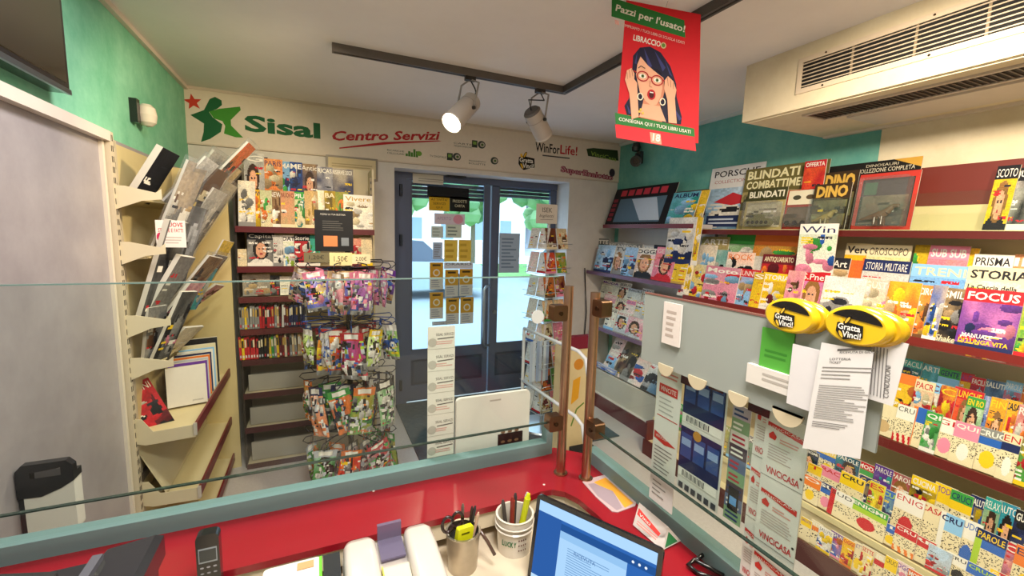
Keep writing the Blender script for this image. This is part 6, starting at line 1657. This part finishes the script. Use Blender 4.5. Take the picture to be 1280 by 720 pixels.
b = MB(); b.box((p.x, 3.05, p.z), (q.x, 3.054, q.z), '#cfc6ba'); s = Sheet(b, (p.x, 3.05, p.z), (1, 0, 0), (0, 0, 1)); W, H = q.x - p.x, q.z - p.z; s.text('ISEK', .28 * W, .58 * H, .75 * W, .82 * H, '#4a4640', 1); s.text('biglietti', .15 * W, .28 * H, .85 * W, .48 * H, '#5a5650', 1, 0, .3); s.line([(.2 * W, .2 * H), (.8 * W, .22 * H)], .003, '#6a665e', 1)
b.build('header_card', PAPER, rk, world=True)
for k in range(6):
    b = MB(); x = 1.50 + k * .03; b.box((x, 2.96 + .01 * (k % 2), .45), (x + .024, 2.965 + .01 * (k % 2), .78), ('#c8d4e8', '#dfe6f0', '#a8b8d8')[k % 3]); tag(b.build('envelope_pack', PAPER, None, world=True), f'pale blue envelope pack, {ORD[k]} from the door at the foot of the card rack', 'envelope', 'envelopes under the card rack')

# tube barrier, bin, cardboard display
tb = thing('tube_barrier', 'white metal tube barrier in front of the card rack', 'barrier', (1.35, 2.4, 0))
for z0, z1, nm in ((.94, .96, 'upper_rail'), (.55, .57, 'lower_rail')):
    b = MB(); b.tube([(1.35, 2.77, z0), (1.35, 2.5, z0 + .01), (1.35, 2.05, z1), (1.36, 1.99, z1 - .03), (1.37, 1.95, z1 - .2)], .011, '#e4e8ec', 8); b.build(nm, PAINT, tb, world=True)
for y, x in ((2.77, 1.35), (1.955, 1.37)):
    b = MB(); b.cyl((x, y, 0), (x, y, .94 if y > 2.5 else .76), .012, '#dfe3e8', n=8); b.cyl((x, y, 0), (x, y, .008), .04, '#c8ccd0', n=12); b.build('barrier_post', PAINT, tb, world=True)
p = at(669, 489, 2, 0)
t = thing('waste_bin', 'small grey waste bin with a black liner inside the door', 'bin', (p.x, min(p.y, 3.80), 0))
b = MB(); b.lathe([(.001, .004), (.085, 0), (.10, .30), (.104, .32), (.098, .32), (.08, .01)], (0, 0, 0), '#c9bfb8', 22); b.build('bin_body', GLOSS, t)
b = MB(); b.lathe([(.106, .285), (.108, .33), (.098, .335), (.094, .28)], (0, 0, 0), '#22222a', 22); b.build('liner', GLOSS, t)
p0, p1 = at(704, 548, 1, 2.55), at(735, 435, 1, 2.55)
t = thing('cardboard_display', 'cream cardboard floor display with a maroon header behind the bronze posts', 'display', ((p0.x + p1.x) / 2, 2.6, 0))
b = MB(); b.box((p0.x, 2.55, 0), (p1.x + .03, 2.72, p1.z), '#dcc998'); s = Sheet(b, (p0.x, 2.55, 0), (1, 0, 0), (0, 0, 1)); W, H = p1.x + .03 - p0.x, p1.z
s.poly([(.25 * W, .5 * H), (.55 * W, .55 * H), (.6 * W, .75 * H), (.3 * W, .72 * H)], '#e2a428', 1); s.line([(.3 * W, .3 * H), (.5 * W, .45 * H), (.8 * W, .5 * H)], .012, '#6a8a3a', 1); s.ell(.5 * W, .86 * H, .2 * W, .05 * H, '#d08a30', 1); b.build('display_box', PAPER, t, world=True)
b = MB(); b.box((p0.x, 2.545, p1.z), (p1.x + .03, 2.6, p1.z + .09), '#7a1f33'); b.build('display_header', PAPER, t, world=True)
for k in range(2):
    p = at(722 + k * 8, 565, 2, .02); b = MB(); b.bbox((p.x - .09, p.y - .12, 0), (p.x + .09, p.y + .12, .09), '#1a1c20', .03, axis=2)
    tag(b.build('floor_bag', MATTE, None, world=True), ('crumpled black bag on the floor nearest the cardboard display', 'second crumpled black bag on the floor beside the first')[k], 'bag') if k == 0 else None

# ================================================================== things on the upper walls
t = thing('wall_screen', 'dark framed wall screen high on the green wall', 'screen', (XL + .03, 1.7, 2.03))
zb, zt_ = 2.035, 2.40; y1 = 1.985
b = MB(); b.box((XL, 1.35, zb), (XL + .055, y1, zt_), '#141218'); b.build('screen_body', GLOSS, t, world=True)
b = MB(); b.box((XL + .055, 1.37, zb + .03), (XL + .058, y1 - .02, zt_ - .02), '#1c1512'); b.build('screen_glass', fam('screen_glass', 0.06, coat=1.0, var=.02, spec=.8), t, world=True)
b = MB(); b.box((XL + .05, 1.35, zb - .004), (XL + .06, y1, zb + .012), '#8f98a8'); b.build('silver_trim', METAL, t, world=True)
t = thing('motion_sensor', 'small white motion sensor with black bracket on the green wall', 'sensor', (XL, 2.73, 2.14))
b = MB(); b.box((XL, 2.69, 2.09), (XL + .03, 2.73, 2.20), '#141414'); b.build('bracket', GLOSS, t, world=True)
b = MB(); b.lathe([(.001, .0), (.02, .004), (.036, .02), (.042, .055), (.036, .09), (.02, .106), (.001, .11)], (XL + .045, 2.765, 2.085), '#d6cbb8', 16); b.build('sensor_head', GLOSS, t, world=True)
t = thing('wall_bin', 'black-topped white bin with a slot handle against the left wall', 'bin', (-.73, 1.64, .70))
x0, x1 = XL + .004, -.668
b = MB(); b.bbox((x0 + .012, 1.60, .705), (x1, 1.645, .88), '#d8d5cc', .012, axis=1); b.box((x0, 1.604, .71), (x0 + .012, 1.645, .88), '#2a2c2f'); b.build('bin_front', PAINT, t, world=True)
b = MB(); b.prism([(x0, .835), (x0 + .05, .832), (x0 + .095, .85), (x1 + .002, .868), (x1 + .002, .89), (x0, .89)], 1, 1.597, 1.645, '#1d1f22')
b.prism([(x0, .89), (x0 + .03, .89), (x0 + .03, .907), (x1 - .025, .912), (x1 - .025, .89), (x1 + .002, .89), (x1 + .002, .915), (x1 - .012, .932), (x0 + .014, .932), (x0, .915)], 1, 1.597, 1.62, '#1d1f22'); b.build('handle_lid', GLOSS, t, world=True)
p = at(795, 200, 0, XR - .06)
t = thing('security_camera', 'dark wall security camera in the corner above the card packages', 'camera', (XR, p.y, p.z))
b = MB(); b.box((XR - .03, p.y - .03, p.z - .03), (XR, p.y + .03, p.z + .08), '#3a4244'); b.tube([(XR - .02, p.y, p.z + .05), (XR - .08, p.y - .02, p.z + .05), (XR - .09, p.y - .03, p.z)], .010, '#2a3032', 6); b.build('mount', PAINT, t, world=True)
q = Vector((XR - .10, p.y - .04, p.z - .02)); d = Vector((-.55, -.75, -.15)).normalized()
b = MB(); b.cyl(q - d * .09, q + d * .09, .045, '#6a7672', n=16); b.cyl(q + d * .09, q + d * .105, .05, '#20282a', n=16); b.build('camera_body', PAINT, t, world=True)
b = MB(); b.cyl(q + d * .105, q + d * .109, .028, '#0c0e10', n=14); b.build('lens', GLOSS, t, world=True)
b = MB(); b.lathe([(.001, .05), (.03, .04), (.042, 0), (.036, -.035), (.001, -.045)], (XR - .05, p.y + .02, p.z + .12), '#2a3032', 14); b.build('lamp_dome', GLOSS, t, world=True)
